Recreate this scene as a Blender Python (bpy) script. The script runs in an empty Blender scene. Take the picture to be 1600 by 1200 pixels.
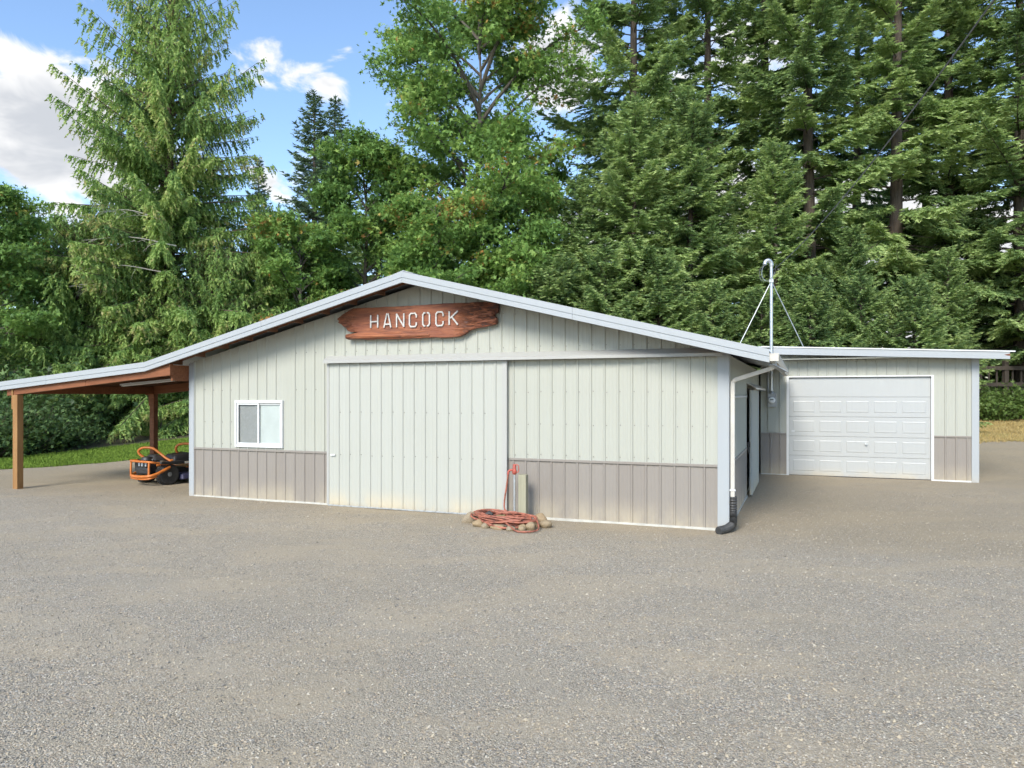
import bpy, bmesh, math, random
import numpy as np
from mathutils import Vector, Matrix, noise as mnoise

R = math.radians
scene = bpy.context.scene
COL = scene.collection

# ------------------------------------------------------------------ camera
cam_data = bpy.data.cameras.new('camera')
cam_data.sensor_width = 36.0
cam_data.lens = 36.0 * 1150 / 1600
cam_data.shift_y = 17 / 1600
cam_data.clip_start = 0.05
cam_data.clip_end = 3000
cam = bpy.data.objects.new('camera', cam_data)
cam.location = (0, 0, 2.1)
cam.rotation_euler = (R(90), 0, 0)
COL.objects.link(cam)
scene.camera = cam

# ------------------------------------------------------------------ sky, sun, exposure
SUN_EL, SUN_ROT = R(36), R(204)
world = bpy.data.worlds.new('World')
scene.world = world
world.use_nodes = True


def build_world():
    nt = world.node_tree
    nt.nodes.clear()
    N = nt.nodes.new
    L = nt.links.new
    out = N('ShaderNodeOutputWorld')
    bg = N('ShaderNodeBackground')
    bg.inputs['Strength'].default_value = 0.125
    sky = N('ShaderNodeTexSky')
    sky.sky_type = 'NISHITA'
    sky.sun_disc = False
    sky.sun_elevation = SUN_EL
    sky.sun_rotation = SUN_ROT
    sky.air_density = 1.0
    sky.dust_density = 0.25
    sky.ozone_density = 2.8
    tc = N('ShaderNodeTexCoord')

    def math_(op, a, b=None, clamp=False):
        m = N('ShaderNodeMath')
        m.operation = op
        m.use_clamp = clamp
        for i, x in enumerate((a, b)):
            if x is None:
                continue
            if isinstance(x, (int, float)):
                m.inputs[i].default_value = x
            else:
                L(x, m.inputs[i])
        return m.outputs[0]
    # fair-weather cumulus all over the sky: broad noise decides where, finer noise the billows
    blobs = []

    def cloud_density(dz):
        mp = N('ShaderNodeMapping')
        mp.inputs['Scale'].default_value = (1, 1, 1.7)
        mp.inputs['Location'].default_value = (0, 0, dz * 1.7)
        L(tc.outputs['Generated'], mp.inputs['Vector'])
        mp2 = N('ShaderNodeMapping')
        mp2.inputs['Location'].default_value = (3.2, 1.4, 0.3)
        L(mp.outputs[0], mp2.inputs['Vector'])
        broad = N('ShaderNodeTexNoise')
        broad.inputs['Scale'].default_value = 3.2
        broad.inputs['Detail'].default_value = 1.5
        L(mp2.outputs[0], broad.inputs['Vector'])
        fine = N('ShaderNodeTexNoise')
        fine.inputs['Scale'].default_value = 13.0
        fine.inputs['Detail'].default_value = 7.0 if dz == 0 else 4.0
        fine.inputs['Roughness'].default_value = 0.58
        fine.inputs['Distortion'].default_value = 0.35
        L(mp.outputs[0], fine.inputs['Vector'])
        dens = math_('ADD', math_('MULTIPLY', broad.outputs[0], .75), math_('MULTIPLY', fine.outputs[0], 1.05))
        # banks of cloud seen in the photograph, as bearings on the sky
        if blobs:
            return math_('ADD', dens, blobs[0])
        total = 0.0
        for (px, py, r, k) in CLOUDS:
            d = Vector(((px - 800) / 1150, 1.0, (617 - py) / 1150)).normalized()
            vs = N('ShaderNodeVectorMath')
            vs.operation = 'SUBTRACT'
            L(tc.outputs['Generated'], vs.inputs[0])
            vs.inputs[1].default_value = d - Vector((0, 0, dz))
            vm = N('ShaderNodeVectorMath')
            vm.operation = 'MULTIPLY'
            L(vs.outputs[0], vm.inputs[0])
            vm.inputs[1].default_value = (1, 1, 1.5)
            vd = N('ShaderNodeVectorMath')
            vd.operation = 'LENGTH'
            L(vm.outputs[0], vd.inputs[0])
            fall = math_('SUBTRACT', 1.0, math_('DIVIDE', vd.outputs['Value'], r), clamp=True)
            total = math_('ADD', math_('MULTIPLY', fall, k), total)
        blobs.append(total)
        return math_('ADD', dens, total)
    dens = cloud_density(0.0)
    ramp = N('ShaderNodeMapRange')
    ramp.interpolation_type = 'SMOOTHSTEP'
    ramp.inputs['From Min'].default_value = 1.02
    ramp.inputs['From Max'].default_value = 1.22
    L(dens, ramp.inputs['Value'])
    # grey where much cloud lies above, white on the tops and rims
    thick = N('ShaderNodeMapRange')
    thick.interpolation_type = 'SMOOTHSTEP'
    thick.inputs['From Min'].default_value = 1.08
    thick.inputs['From Max'].default_value = 1.55
    L(cloud_density(0.045), thick.inputs['Value'])
    cc = N('ShaderNodeMix')
    cc.data_type = 'RGBA'
    cc.inputs['A'].default_value = (CLOUD_W * 1.0, CLOUD_W * 1.0, CLOUD_W * 1.0, 1)
    cc.inputs['B'].default_value = (CLOUD_W * .60, CLOUD_W * .63, CLOUD_W * .68, 1)
    L(thick.outputs[0], cc.inputs['Factor'])
    mix = N('ShaderNodeMix')
    mix.data_type = 'RGBA'
    L(ramp.outputs[0], mix.inputs['Factor'])
    L(sky.outputs[0], mix.inputs['A'])
    L(cc.outputs['Result'], mix.inputs['B'])
    L(mix.outputs['Result'], bg.inputs['Color'])
    L(bg.outputs[0], out.inputs[0])


CLOUD_W = 4.0
CLOUDS = [(92, 150, 0.10, .42), (30, 235, 0.13, .46), (120, 250, .08, .25), (505, 128, 0.055, .42), (425, 98, 0.06, .30),
          (545, 78, 0.04, .25), (425, 285, 0.05, .35), (880, 100, 0.10, .5), (1010, 370, .16, .5),
          (1260, 330, .22, .5), (1500, 440, .25, .5), (1200, 80, .14, .4), (210, 310, 0.06, .35)]
build_world()

sun_data = bpy.data.lights.new('sun', 'SUN')
sun_data.energy = 2.45
sun_data.angle = R(24)
sun_data.color = (1.0, 0.95, 0.86)
sun = bpy.data.objects.new('sun', sun_data)
sun.rotation_euler = (R(90) - SUN_EL, 0, math.pi - SUN_ROT)
COL.objects.link(sun)

scene.view_settings.view_transform = 'Standard'
scene.view_settings.look = 'None'
scene.view_settings.gamma = 1.0
scene.view_settings.use_curve_mapping = False
scene.view_settings.exposure = 1.15
scene.render.engine = 'CYCLES'
scene.cycles.max_bounces = 6
scene.cycles.diffuse_bounces = 4
scene.cycles.adaptive_threshold = 0.03
scene.cycles.transmission_bounces = 4
scene.cycles.transparent_max_bounces = 4
scene.cycles.use_denoising = True
try:
    scene.cycles.denoiser = 'OPENIMAGEDENOISE'
except Exception:
    pass


# ------------------------------------------------------------------ helpers
def thing(name, label, cat, loc=(0, 0, 0), rotz=0.0, group=None):
    o = bpy.data.objects.new(name, None)
    o.empty_display_size = 0.2
    o.location = loc
    o.rotation_euler = (0, 0, rotz)
    COL.objects.link(o)
    return tag(o, label, cat, group)


def tag(o, label=None, cat=None, group=None, kind=None):
    if label:
        o['label'] = label
    if cat:
        o['category'] = cat
    if group:
        o['group'] = group
    if kind:
        o['kind'] = kind
    return o


def link(name, me, mat=None, parent=None, loc=None):
    o = bpy.data.objects.new(name, me)
    if mat is not None and not me.materials:
        me.materials.append(mat)
    COL.objects.link(o)
    if parent is not None:
        o.parent = parent
    if loc is not None:
        o.location = loc
    return o


class MB:
    """collects shapes, then becomes ONE mesh object"""

    def __init__(self):
        self.v = []
        self.f = []

    def add(self, vs, fs):
        b = len(self.v)
        self.v += [tuple(p) for p in vs]
        self.f += [tuple(i + b for i in f) for f in fs]
        return self

    def box(self, x0, x1, y0, y1, z0, z1, m=None):
        vs = [(x0, y0, z0), (x1, y0, z0), (x1, y1, z0), (x0, y1, z0), (x0, y0, z1), (x1, y0, z1), (x1, y1, z1), (x0, y1, z1)]
        if m is not None:
            vs = [m @ Vector(p) for p in vs]
        return self.add(vs, [(0, 3, 2, 1), (4, 5, 6, 7), (0, 1, 5, 4), (1, 2, 6, 5), (2, 3, 7, 6), (3, 0, 4, 7)])

    def hexa(self, lo, hi):
        """eight corners: lower quad then upper quad, same order"""
        return self.add(list(lo) + list(hi), [(3, 2, 1, 0), (4, 5, 6, 7), (0, 1, 5, 4), (1, 2, 6, 5), (2, 3, 7, 6), (3, 0, 4, 7)])

    def beam(self, a, b, w, h):
        """square bar from a to b: w sideways, h upright"""
        a, b = Vector(a), Vector(b)
        d = (b - a).normalized()
        s = d.cross(Vector((0, 0, 1)))
        if s.length < 1e-3:
            s = Vector((1, 0, 0))
        s.normalize()
        n = s.cross(d).normalized()
        q = [s * w / 2 * i + n * h / 2 * j for i, j in ((-1, -1), (1, -1), (1, 1), (-1, 1))]
        return self.add([a + p for p in q] + [b + p for p in q], [(3, 2, 1, 0), (4, 5, 6, 7), (0, 1, 5, 4), (1, 2, 6, 5), (2, 3, 7, 6), (3, 0, 4, 7)])

    def prism(self, pts, fn):
        """closed outline pts; fn(p, 0|1) places it on the two caps"""
        n = len(pts)
        vs = [fn(p, 0) for p in pts] + [fn(p, 1) for p in pts]
        fs = [tuple(range(n)), tuple(range(2 * n - 1, n - 1, -1))] + [(i, i + n, (i + 1) % n + n, (i + 1) % n) for i in range(n)]
        return self.add(vs, fs)

    def tube(self, path, r, n=8, closed=False, cap=True):
        path = [Vector(p) for p in path]
        m = len(path)
        rs = r if isinstance(r, (list, tuple)) else [r] * m
        ref = None
        rings = []
        for i, p in enumerate(path):
            a = path[i - 1] if (i or closed) else path[i]
            b = path[(i + 1) % m] if (i < m - 1 or closed) else path[i]
            t = (b - a)
            t = t.normalized() if t.length > 1e-9 else Vector((0, 0, 1))
            if ref is None:
                ref = Vector((0, 0, 1)) if abs(t.z) < .9 else Vector((1, 0, 0))
            ref = (ref - t * ref.dot(t))
            ref = ref.normalized() if ref.length > 1e-6 else t.orthogonal().normalized()
            s = t.cross(ref)
            rings.append([p + (ref * math.cos(k * math.tau / n) + s * math.sin(k * math.tau / n)) * rs[i] for k in range(n)])
        vs = [q for g in rings for q in g]
        fs = []
        for i in range(m if closed else m - 1):
            j = (i + 1) % m
            for k in range(n):
                fs.append((i * n + k, i * n + (k + 1) % n, j * n + (k + 1) % n, j * n + k))
        if cap and not closed:
            fs += [tuple(range(n - 1, -1, -1)), tuple(range((m - 1) * n, m * n))]
        return self.add(vs, fs)

    def lathe(self, prof, axis_m, n=20):
        """profile (radius, height) turned about local z of axis_m"""
        m = len(prof)
        vs = [axis_m @ Vector((r * math.cos(k * math.tau / n), r * math.sin(k * math.tau / n), h)) for r, h in prof for k in range(n)]
        fs = [(i * n + k, i * n + (k + 1) % n, (i + 1) * n + (k + 1) % n, (i + 1) * n + k) for i in range(m - 1) for k in range(n)]
        fs += [tuple(range(n - 1, -1, -1)), tuple(range((m - 1) * n, m * n))]
        return self.add(vs, fs)

    def mesh(self, name, smooth=False, fix=True):
        me = bpy.data.meshes.new(name)
        me.from_pydata(self.v, [], self.f)
        if fix:
            bm = bmesh.new()
            bm.from_mesh(me)
            bmesh.ops.recalc_face_normals(bm, faces=bm.faces)
            bm.to_mesh(me)
            bm.free()
        if smooth:
            me.shade_smooth()
            try:
                me.set_sharp_from_angle(angle=R(40))
            except Exception:
                pass
        return me

    def build(self, name, mat, parent=None, smooth=False, bevel=0.0, loc=None):
        o = link(name, self.mesh(name, smooth), mat, parent, loc)
        if bevel:
            b = o.modifiers.new('bevel', 'BEVEL')
            b.width = bevel
            b.segments = 2
            b.limit_method = 'ANGLE'
        return o


def box_part(name, mat, parent, x0, x1, y0, y1, z0, z1, bevel=0.0):
    return MB().box(x0, x1, y0, y1, z0, z1).build(name, mat, parent, bevel=bevel)


def smooth_path(pts, k=6):
    """Catmull-Rom through pts"""
    P = [Vector(p) for p in pts]
    P = [P[0] * 2 - P[1]] + P + [P[-1] * 2 - P[-2]]
    out = []
    for i in range(1, len(P) - 2):
        for j in range(k):
            t = j / k
            a, b, c, d = P[i - 1:i + 3]
            out.append(.5 * ((2 * b) + (c - a) * t + (2 * a - 5 * b + 4 * c - d) * t * t + (3 * b - a - 3 * c + d) * t ** 3))
    out.append(P[-2])
    return out


# ------------------------------------------------------------------ materials
def new_mat(name):
    m = bpy.data.materials.new(name)
    m.use_nodes = True
    nt = m.node_tree
    b = nt.nodes['Principled BSDF']
    return m, nt, b


class NT:
    def __init__(self, nt):
        self.nt = nt

    def n(self, t, **kw):
        x = self.nt.nodes.new(t)
        for k, v in kw.items():
            if k in x.inputs and not hasattr(x, k):
                x.inputs[k].default_value = v
            elif hasattr(x, k):
                setattr(x, k, v)
            else:
                x.inputs[k].default_value = v
        return x

    def l(self, a, b):
        self.nt.links.new(a, b)

    def coord(self, kind='Object', scale=(1, 1, 1), loc=(0, 0, 0)):
        tc = self.n('ShaderNodeTexCoord')
        mp = self.n('ShaderNodeMapping')
        mp.inputs['Scale'].default_value = scale
        mp.inputs['Location'].default_value = loc
        self.l(tc.outputs[kind], mp.inputs['Vector'])
        return mp.outputs[0]

    def noise(self, vec, scale, detail=4, rough=.55, dist=0):
        x = self.n('ShaderNodeTexNoise')
        x.inputs['Scale'].default_value = scale
        x.inputs['Detail'].default_value = detail
        x.inputs['Roughness'].default_value = rough
        x.inputs['Distortion'].default_value = dist
        self.l(vec, x.inputs['Vector'])
        return x.outputs[0]

    def rng(self, v, a, b, c=0.0, d=1.0, smooth=True):
        x = self.n('ShaderNodeMapRange')
        if smooth:
            x.interpolation_type = 'SMOOTHSTEP'
        for k, q in (('From Min', a), ('From Max', b), ('To Min', c), ('To Max', d)):
            x.inputs[k].default_value = q
        self.l(v, x.inputs['Value'])
        return x.outputs[0]

    def m(self, op, a, b=None, clamp=False):
        x = self.n('ShaderNodeMath')
        x.operation = op
        x.use_clamp = clamp
        for i, q in enumerate((a, b)):
            if q is None:
                continue
            if isinstance(q, (int, float)):
                x.inputs[i].default_value = q
            else:
                self.l(q, x.inputs[i])
        return x.outputs[0]

    def mix(self, f, a, b, mode='MIX'):
        x = self.n('ShaderNodeMix')
        x.data_type = 'RGBA'
        x.blend_type = mode
        for k, q in (('Factor', f), ('A', a), ('B', b)):
            if isinstance(q, (int, float)):
                x.inputs[k].default_value = q
            elif isinstance(q, tuple):
                x.inputs[k].default_value = (*q[:3], 1)
            else:
                self.l(q, x.inputs[k])
        return x.outputs['Result']

    def ramp(self, f, stops, mode='LINEAR'):
        x = self.n('ShaderNodeValToRGB')
        x.color_ramp.interpolation = mode
        e = x.color_ramp.elements
        while len(e) < len(stops):
            e.new(.5)
        for q, (p, c) in zip(e, stops):
            q.position = p
            q.color = (*c[:3], 1)
        self.l(f, x.inputs[0])
        return x.outputs[0]

    def bump(self, b, h, strength=.3, dist=.01):
        x = self.n('ShaderNodeBump')
        x.inputs['Strength'].default_value = strength
        x.inputs['Distance'].default_value = dist
        self.l(h, x.inputs['Height'])
        self.l(x.outputs[0], b.inputs['Normal'])

    def obj_random(self):
        return self.n('ShaderNodeObjectInfo').outputs['Random']

    def z(self):
        s = self.n('ShaderNodeSeparateXYZ')
        self.l(self.coord('Object'), s.inputs[0])
        return s.outputs


def painted_steel(name, col, rough=.42, dust=0.55, dust_h=.55):
    """painted ribbed sheet: faint run marks, splash dust low down, each sheet a shade apart"""
    m, nt, b = new_mat(name)
    t = NT(nt)
    v = t.coord('Object', (1, 1, 1))
    streak = t.noise(t.coord('Object', (9, 9, .35)), 2.2, 5, .6)
    blotch = t.noise(v, 1.1, 4, .6)
    c = t.mix(t.rng(streak, .35, .75, 0, .10), col, tuple(x * .72 for x in col))
    c = t.mix(t.rng(blotch, .35, .8, 0, .14), c, (col[0] * .86, col[1] * .84, col[2] * .76))
    rnd = t.obj_random()
    c = t.mix(t.rng(rnd, 0, 1, 0, .06, False), c, (.45, .45, .42))
    xyz = t.z()
    mud = t.m('MULTIPLY', t.rng(xyz[2], 0.0, dust_h, 1, 0), t.rng(t.noise(t.coord('Object', (1, 1, .6)), 1.6, 6, .62), .34, .62, 0.1, 1))
    c = t.mix(t.m('MULTIPLY', mud, dust), c, (.50, .43, .30))
    fine = t.m('MULTIPLY', t.rng(xyz[2], 0.0, .13, 1, 0), t.rng(t.noise(v, 14, 4, .7), .3, .7, 0, 1))
    c = t.mix(t.m('MULTIPLY', fine, dust * .8), c, (.33, .27, .2))
    t.l(c, b.inputs['Base Color'])
    t.l(t.rng(streak, .3, .8, rough, rough + .15), b.inputs['Roughness'])
    b.inputs['Specular IOR Level'].default_value = .35
    t.bump(b, t.noise(t.coord('Object', (1, 1, .25)), 2.4, 3, .5), .16, .02)
    return m


def plain(name, col, rough=.5, metal=0.0, var=.12, scale=8.0, bump=0.0):
    m, nt, b = new_mat(name)
    t = NT(nt)
    f = t.noise(t.coord('Object'), scale, 5, .6)
    c = t.mix(t.rng(f, .3, .7, 0, 1), tuple(x * (1 - var) for x in col), tuple(min(1, x * (1 + var)) for x in col))
    t.l(c, b.inputs['Base Color'])
    t.l(t.rng(f, .3, .75, rough - .06, rough + .08), b.inputs['Roughness'])
    b.inputs['Metallic'].default_value = metal
    if bump:
        t.bump(b, f, bump, .01)
    return m


def timber(name, dark, light, axis=0, rough=.6, gloss=.3, knots=False):
    m, nt, b = new_mat(name)
    t = NT(nt)
    sc = [14, 14, 14]
    sc[axis] = 1.1
    g = t.noise(t.coord('Object', tuple(sc)), 1.6, 7, .62, .6)
    g2 = t.noise(t.coord('Object', (1.2, 1.2, 1.2)), 1.5, 3, .5)
    c = t.ramp(g, [(.25, dark), (.5, tuple((a + q) / 2 for a, q in zip(dark, light))), (.78, light)])
    c = t.mix(t.rng(g2, .4, .75, 0, .4), c, dark)
    c = t.mix(t.m('MULTIPLY', t.obj_random(), .25), c, tuple(x * .8 for x in light))
    t.l(c, b.inputs['Base Color'])
    b.inputs['Roughness'].default_value = rough
    b.inputs['Specular IOR Level'].default_value = gloss
    t.bump(b, g, .25, .01)
    return m


M = {}
M['white'] = painted_steel('white_painted_steel', (0.363, 0.369, 0.320))
M['white_door'] = painted_steel('white_door_steel', (0.378, 0.385, 0.346), dust=.75, dust_h=.42)
M['taupe'] = painted_steel('taupe_painted_steel', (0.230, 0.206, 0.181), dust=.45, dust_h=.5)
M['trim'] = painted_steel('white_trim_steel', (0.331, 0.353, 0.368), rough=.35, dust=.35, dust_h=.3)
M['hood'] = painted_steel('off_white_hood_steel', (0.367, 0.366, 0.344), rough=.4, dust=.0)
M['roof'] = plain('roof_steel', (.5, .53, .56), .38, 0, .06, 3)
M['base'] = plain('bottom_trim', (0.448, 0.441, 0.394), .5, 0, .12, 6)
M['backing'] = plain('wall_backing', (.45, .44, .40), .7, 0, .08, 3)
M['brown'] = timber('brown_stained_timber', (.13, .045, .018), (.28, .11, .05), 0, .6)
M['purlin'] = timber('old_purlin_timber', (.12, .06, .035), (.28, .15, .09), 1, .7)
M['post'] = timber('cedar_post', (.21, .10, .035), (.36, .205, .08), 2, .65)
M['screw'] = plain('screw_steel', (.22, .21, .19), .4, .6, .1)
M['black'] = plain('black_rubber', (.035, .035, .034), .6, 0, .3, 20)
M['pvc'] = plain('white_vinyl', (0.592, 0.600, 0.592), .35, 0, .03)
M['galv'] = plain('galvanised_steel', (.50, .52, .53), .38, .7, .12, 18)
M['greybox'] = plain('grey_enamel', (.33, .34, .34), .45, .2, .08)
M['downspout'] = plain('downspout_enamel', (0.487, 0.461, 0.409), .4, 0, .07, 5)
M['garage_door'] = painted_steel('garage_door_enamel', (0.375, 0.387, 0.382), rough=.4, dust=.5, dust_h=.3)
M['flue_white'] = plain('white_enamel', (.78, .79, .78), .4, 0, .05)

# ------------------------------------------------------------------ shop building (local frame: x along the front, y into the building)
BA = R(-21.5)
BLOC = (3.32, 11.36, 0)
shop = thing('workshop_building', 'long low white steel workshop with taupe wainscot and gabled roof over gravel yard', 'building', BLOC, BA)
WL, RIDGE = -10.73, -5.37          # left corner, ridge line
DEPTH = 12.0


def roof_z(u):                      # top of the roof sheet
    return 4.225 - .247 * abs(u - RIDGE)


def wall_top(u):
    return roof_z(u) - .13


RIB = .2286


def strip(mb, s0, s1, z0, zt, frame, d=0.0, rib_h=.018, rib=True, rib1=False):
    """one rib-to-rib strip of siding from s0 to s1; zt(s) is its top edge; frame(s, out, z) -> point"""
    w = s1 - s0
    pts = []
    if rib:
        pts += [(0, 0), (.012, rib_h), (.034, rib_h), (.046, 0)]
    else:
        pts += [(0, 0)]
    if w > .16:
        for k in (.36, .68):
            q = k * w
            pts += [(q, 0), (q + .006, .002), (q + .022, .002), (q + .028, 0)]
    if rib1:
        pts += [(w - .046, 0), (w - .034, rib_h), (w - .012, rib_h)]
    pts += [(w, 0)]
    n = len(pts)
    vs = [frame(s0 + s, d + o, z0) for s, o in pts] + [frame(s0 + s, d + o, zt(s0 + s)) for s, o in pts]
    mb.add(vs, [(i, i + 1, i + 1 + n, i + n) for i in range(n - 1)])


def front(s, o, z):
    return (s, -o, z)


def side(s, o, z):
    return (o, s, z)


def siding(parent, s0, s1, z0, zt, frame, mat, d=0.0, phase=None, step=RIB, lab='siding_panel'):
    """strips between s0 and s1, each an object of its own"""
    a = s0 if phase is None else phase + step * math.ceil((s0 - phase) / step - 1e-6)
    cuts = [s0] + [a + step * i for i in range(int((s1 - a) / step) + 2) if s0 + .03 < a + step * i < s1 - .03] + [s1]
    for i in range(len(cuts) - 1):
        mb = MB()
        strip(mb, cuts[i], cuts[i + 1], z0, zt, frame, d, rib=(i > 0 or phase is None))
        link(lab, mb.mesh(lab, fix=False), mat, parent)
    return cuts


def screws(parent, rows, s0, s1, frame, d, phase, zlim=None):
    mb = MB()
    k0 = math.ceil((s0 - phase) / RIB)
    rr = random.Random(len(rows) * 31 + int(s1 * 10))
    for z in rows:
        s = phase + k0 * RIB + .062
        while s < s1 - .03:
            if zlim is None or z < zlim(s) - .1:
                zz = z + rr.uniform(-.012, .012)
                ss = s + rr.uniform(-.006, .006)
                q = .011
                c = [(ss - q, zz), (ss, zz - q), (ss + q, zz), (ss, zz + q)]
                mb.add([frame(a, d, b) for a, b in c] + [frame(a, d + .006, b) for a, b in c], [(4, 5, 6, 7), (0, 1, 5, 4), (1, 2, 6, 5), (2, 3, 7, 6), (3, 0, 4, 7)])
            s += RIB
    o = mb.build('screws', M['screw'], parent)
    o['kind'] = 'stuff'
    return o


WZ = .99                            # wainscot height
DL, DR = -7.31, -3.63               # big sliding door
WIN = (-9.545, -8.39, 1.075, 1.972)

# --- front wall: a backing wall with its strips of siding
mb = MB()
prof = [(WL, .0), (0, .0), (0, wall_top(0)), (RIDGE, wall_top(RIDGE)), (WL, wall_top(WL))]
mb.prism(prof, lambda p, k: (p[0], .02 + .12 * k, p[1]))
fw = mb.build('front_wall', M['backing'], shop)
PH = -7.45
siding(fw, WL + .02, WIN[0], WZ + .02, wall_top, front, M['white'], 0, PH)
siding(fw, WIN[0], WIN[1], WZ + .02, lambda s: WIN[2], front, M['white'], 0, PH)
siding(fw, WIN[0], WIN[1], WIN[3], wall_top, front, M['white'], 0, PH)
siding(fw, WIN[1], DL, WZ + .02, wall_top, front, M['white'], 0, PH)
siding(fw, DL, -.13, 2.72, wall_top, front, M['white'], 0, PH)
siding(fw, DR - .1, -.13, WZ + .02, lambda s: 2.7, front, M['white'], 0, PH)
siding(fw, WL + .02, DL, .03, lambda s: WZ, front, M['taupe'], .004, PH)
siding(fw, DR - .1, -.13, .03, lambda s: WZ, front, M['taupe'], .004, PH)
screws(fw, (1.1, 1.55, 2.2), WL + .2, WIN[0] - .05, front, .001, PH, wall_top)
screws(fw, (2.2, 2.92), WIN[1] + .05, DL - .05, front, .001, PH, wall_top)
screws(fw, (2.92, 3.5), DL, -.2, front, .001, PH, wall_top)
screws(fw, (1.08, 1.6, 2.15), DR + .05, -.2, front, .001, PH, wall_top)
# trims
box_part('wainscot_trim', M['taupe'], fw, WL + .1, DL - .01, -.032, -.0, WZ - .012, WZ + .028, .004)
box_part('wainscot_trim', M['taupe'], fw, DR + .02, -.14, -.032, -.0, WZ - .012, WZ + .028, .004)
mb = MB().box(WL, WL + .1, -.034, 0, .005, wall_top(WL) - .0)
mb.box(WL - .03, WL + .0, -.034, .12, .006, wall_top(WL) - .02)
mb.build('corner_trim', M['trim'], fw, bevel=.004)
mb = MB().box(-.14, .03, -.034, 0, .005, wall_top(0) - .0)
mb.box(.03, .036, -.03, .12, .006, wall_top(0) - .03)
mb.build('corner_trim', M['trim'], fw, bevel=.004)
box_part('bottom_trim', M['base'], fw, WL + .1, DL - .01, -.03, -.0, -.01, .034, .003)
box_part('bottom_trim', M['base'], fw, DR + .35, -.14, -.03, -.0, -.01, .034, .003)

# --- sliding window
win = MB()
u0, u1, z0, z1 = WIN
win.box(u0 - .012, u0 + .03, -.045, .05, z0 - .02, z1 + .02).box(u1 - .03, u1 + .012, -.045, .05, z0 - .02, z1 + .02)
win.box(u0 + .035, u1 - .035, -.0445, .05, z0 - .02, z0 + .035).box(u0 + .035, u1 - .035, -.0445, .05, z1 - .035, z1 + .02)
window = win.build('window', M['pvc'], shop, bevel=.004)
mg, ntg, bg_ = new_mat('window_glass')
tg = NT(ntg)
bg_.inputs['Base Color'].default_value = (.02, .02, .02, 1)
bg_.inputs['Roughness'].default_value = .02
tr_ = tg.n('ShaderNodeBsdfTransparent')
mx_ = tg.n('ShaderNodeMixShader')
lw_ = tg.n('ShaderNodeLayerWeight')
lw_.inputs['Blend'].default_value = .5
tg.l(tg.rng(lw_.outputs['Facing'], .0, 1.0, .06, .6), mx_.inputs[0])
tg.l(tr_.outputs[0], mx_.inputs[1])
tg.l(bg_.outputs[0], mx_.inputs[2])
tg.l(mx_.outputs[0], ntg.nodes['Material Output'].inputs['Surface'])
M['glass'] = mg
M['blind'] = plain('roller_blind', (.66, .74, .71), .8, 0, .05, 3)
M['screen'] = plain('insect_screen', (.36, .385, .375), .8, 0, .1, 30)
um = (u0 + u1) / 2 - .01
sash = MB()
for a, b_, y0 in ((u0 + .035, um + .02, -.03), (um - .02, u1 - .035, -.012)):
    s = MB().box(a, a + .038, y0, y0 + .018, z0 + .035, z1 - .035).box(b_ - .038, b_, y0, y0 + .018, z0 + .035, z1 - .035)
    s.box(a + .038, b_ - .038, y0 + .001, y0 + .017, z0 + .035, z0 + .07).box(a + .038, b_ - .038, y0 + .001, y0 + .017, z1 - .07, z1 - .035)
    s.build('sash', M['pvc'], window)
    box_part('pane', M['glass'], window, a + .038, b_ - .038, y0 + .006, y0 + .011, z0 + .07, z1 - .07)
box_part('screen', M['screen'], window, u0 + .04, um - .022, .012, .014, z0 + .04, z1 - .04)
box_part('blind', M['blind'], window, u0 + .03, u1 - .03, .016, .0195, z0 + .02, z1 - .02)

# --- big sliding door with its track hood
door = MB().box(DL + .02, DR - .02, -.075, -.045, .03, 2.69).build('sliding_door', M['backing'], shop)
siding(door, DL + .05, DR - .085, .03, lambda s: 2.69, front, M['white_door'], .077, DL + .05 + .19)
screws(door, (.98, 1.78), DL + .1, DR - .15, front, .078, DL + .05 + .19)
box_part('edge_trim', M['hood'], door, DL, DL + .05, -.09, -.04, .025, 2.69, .003)
box_part('edge_trim', M['hood'], door, DR - .085, DR, -.092, -.04, .025, 2.69, .003)
mb = MB().box(DL + .1, DL + .2, -.115, -.105, .955, .985).box(DL + .11, DL + .13, -.106, -.085, .96, .98).box(DL + .17, DL + .19, -.106, -.085, .96, .98)
mb.build('handle', M['pvc'], door)
box_part('bottom_rail', M['galv'], door, DL + .02, DR - .02, -.088, -.05, .004, .03)
# a dent in the first strip
mb = MB()
mb.prism([(DL - .02, 2.70), (-.05, 2.70), (-.05, 2.715)], lambda p, k: (p[0], 0, p[1]))
hood = MB()
hprof = [(0, 2.835), (-.035, 2.83), (-.17, 2.745), (-.17, 2.695), (-.165, 2.695), (-.165, 2.74), (-.035, 2.82), (0, 2.825)]
hood.prism(hprof, lambda p, k: ((DL - .03, -.045)[k], p[0] - .002, p[1]))
hood.build('track_hood', M['hood'], shop)
box_part('door_track', M['galv'], shop, DL + .02, -.15, -.13, -.06, 2.705, 2.74)

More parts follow.
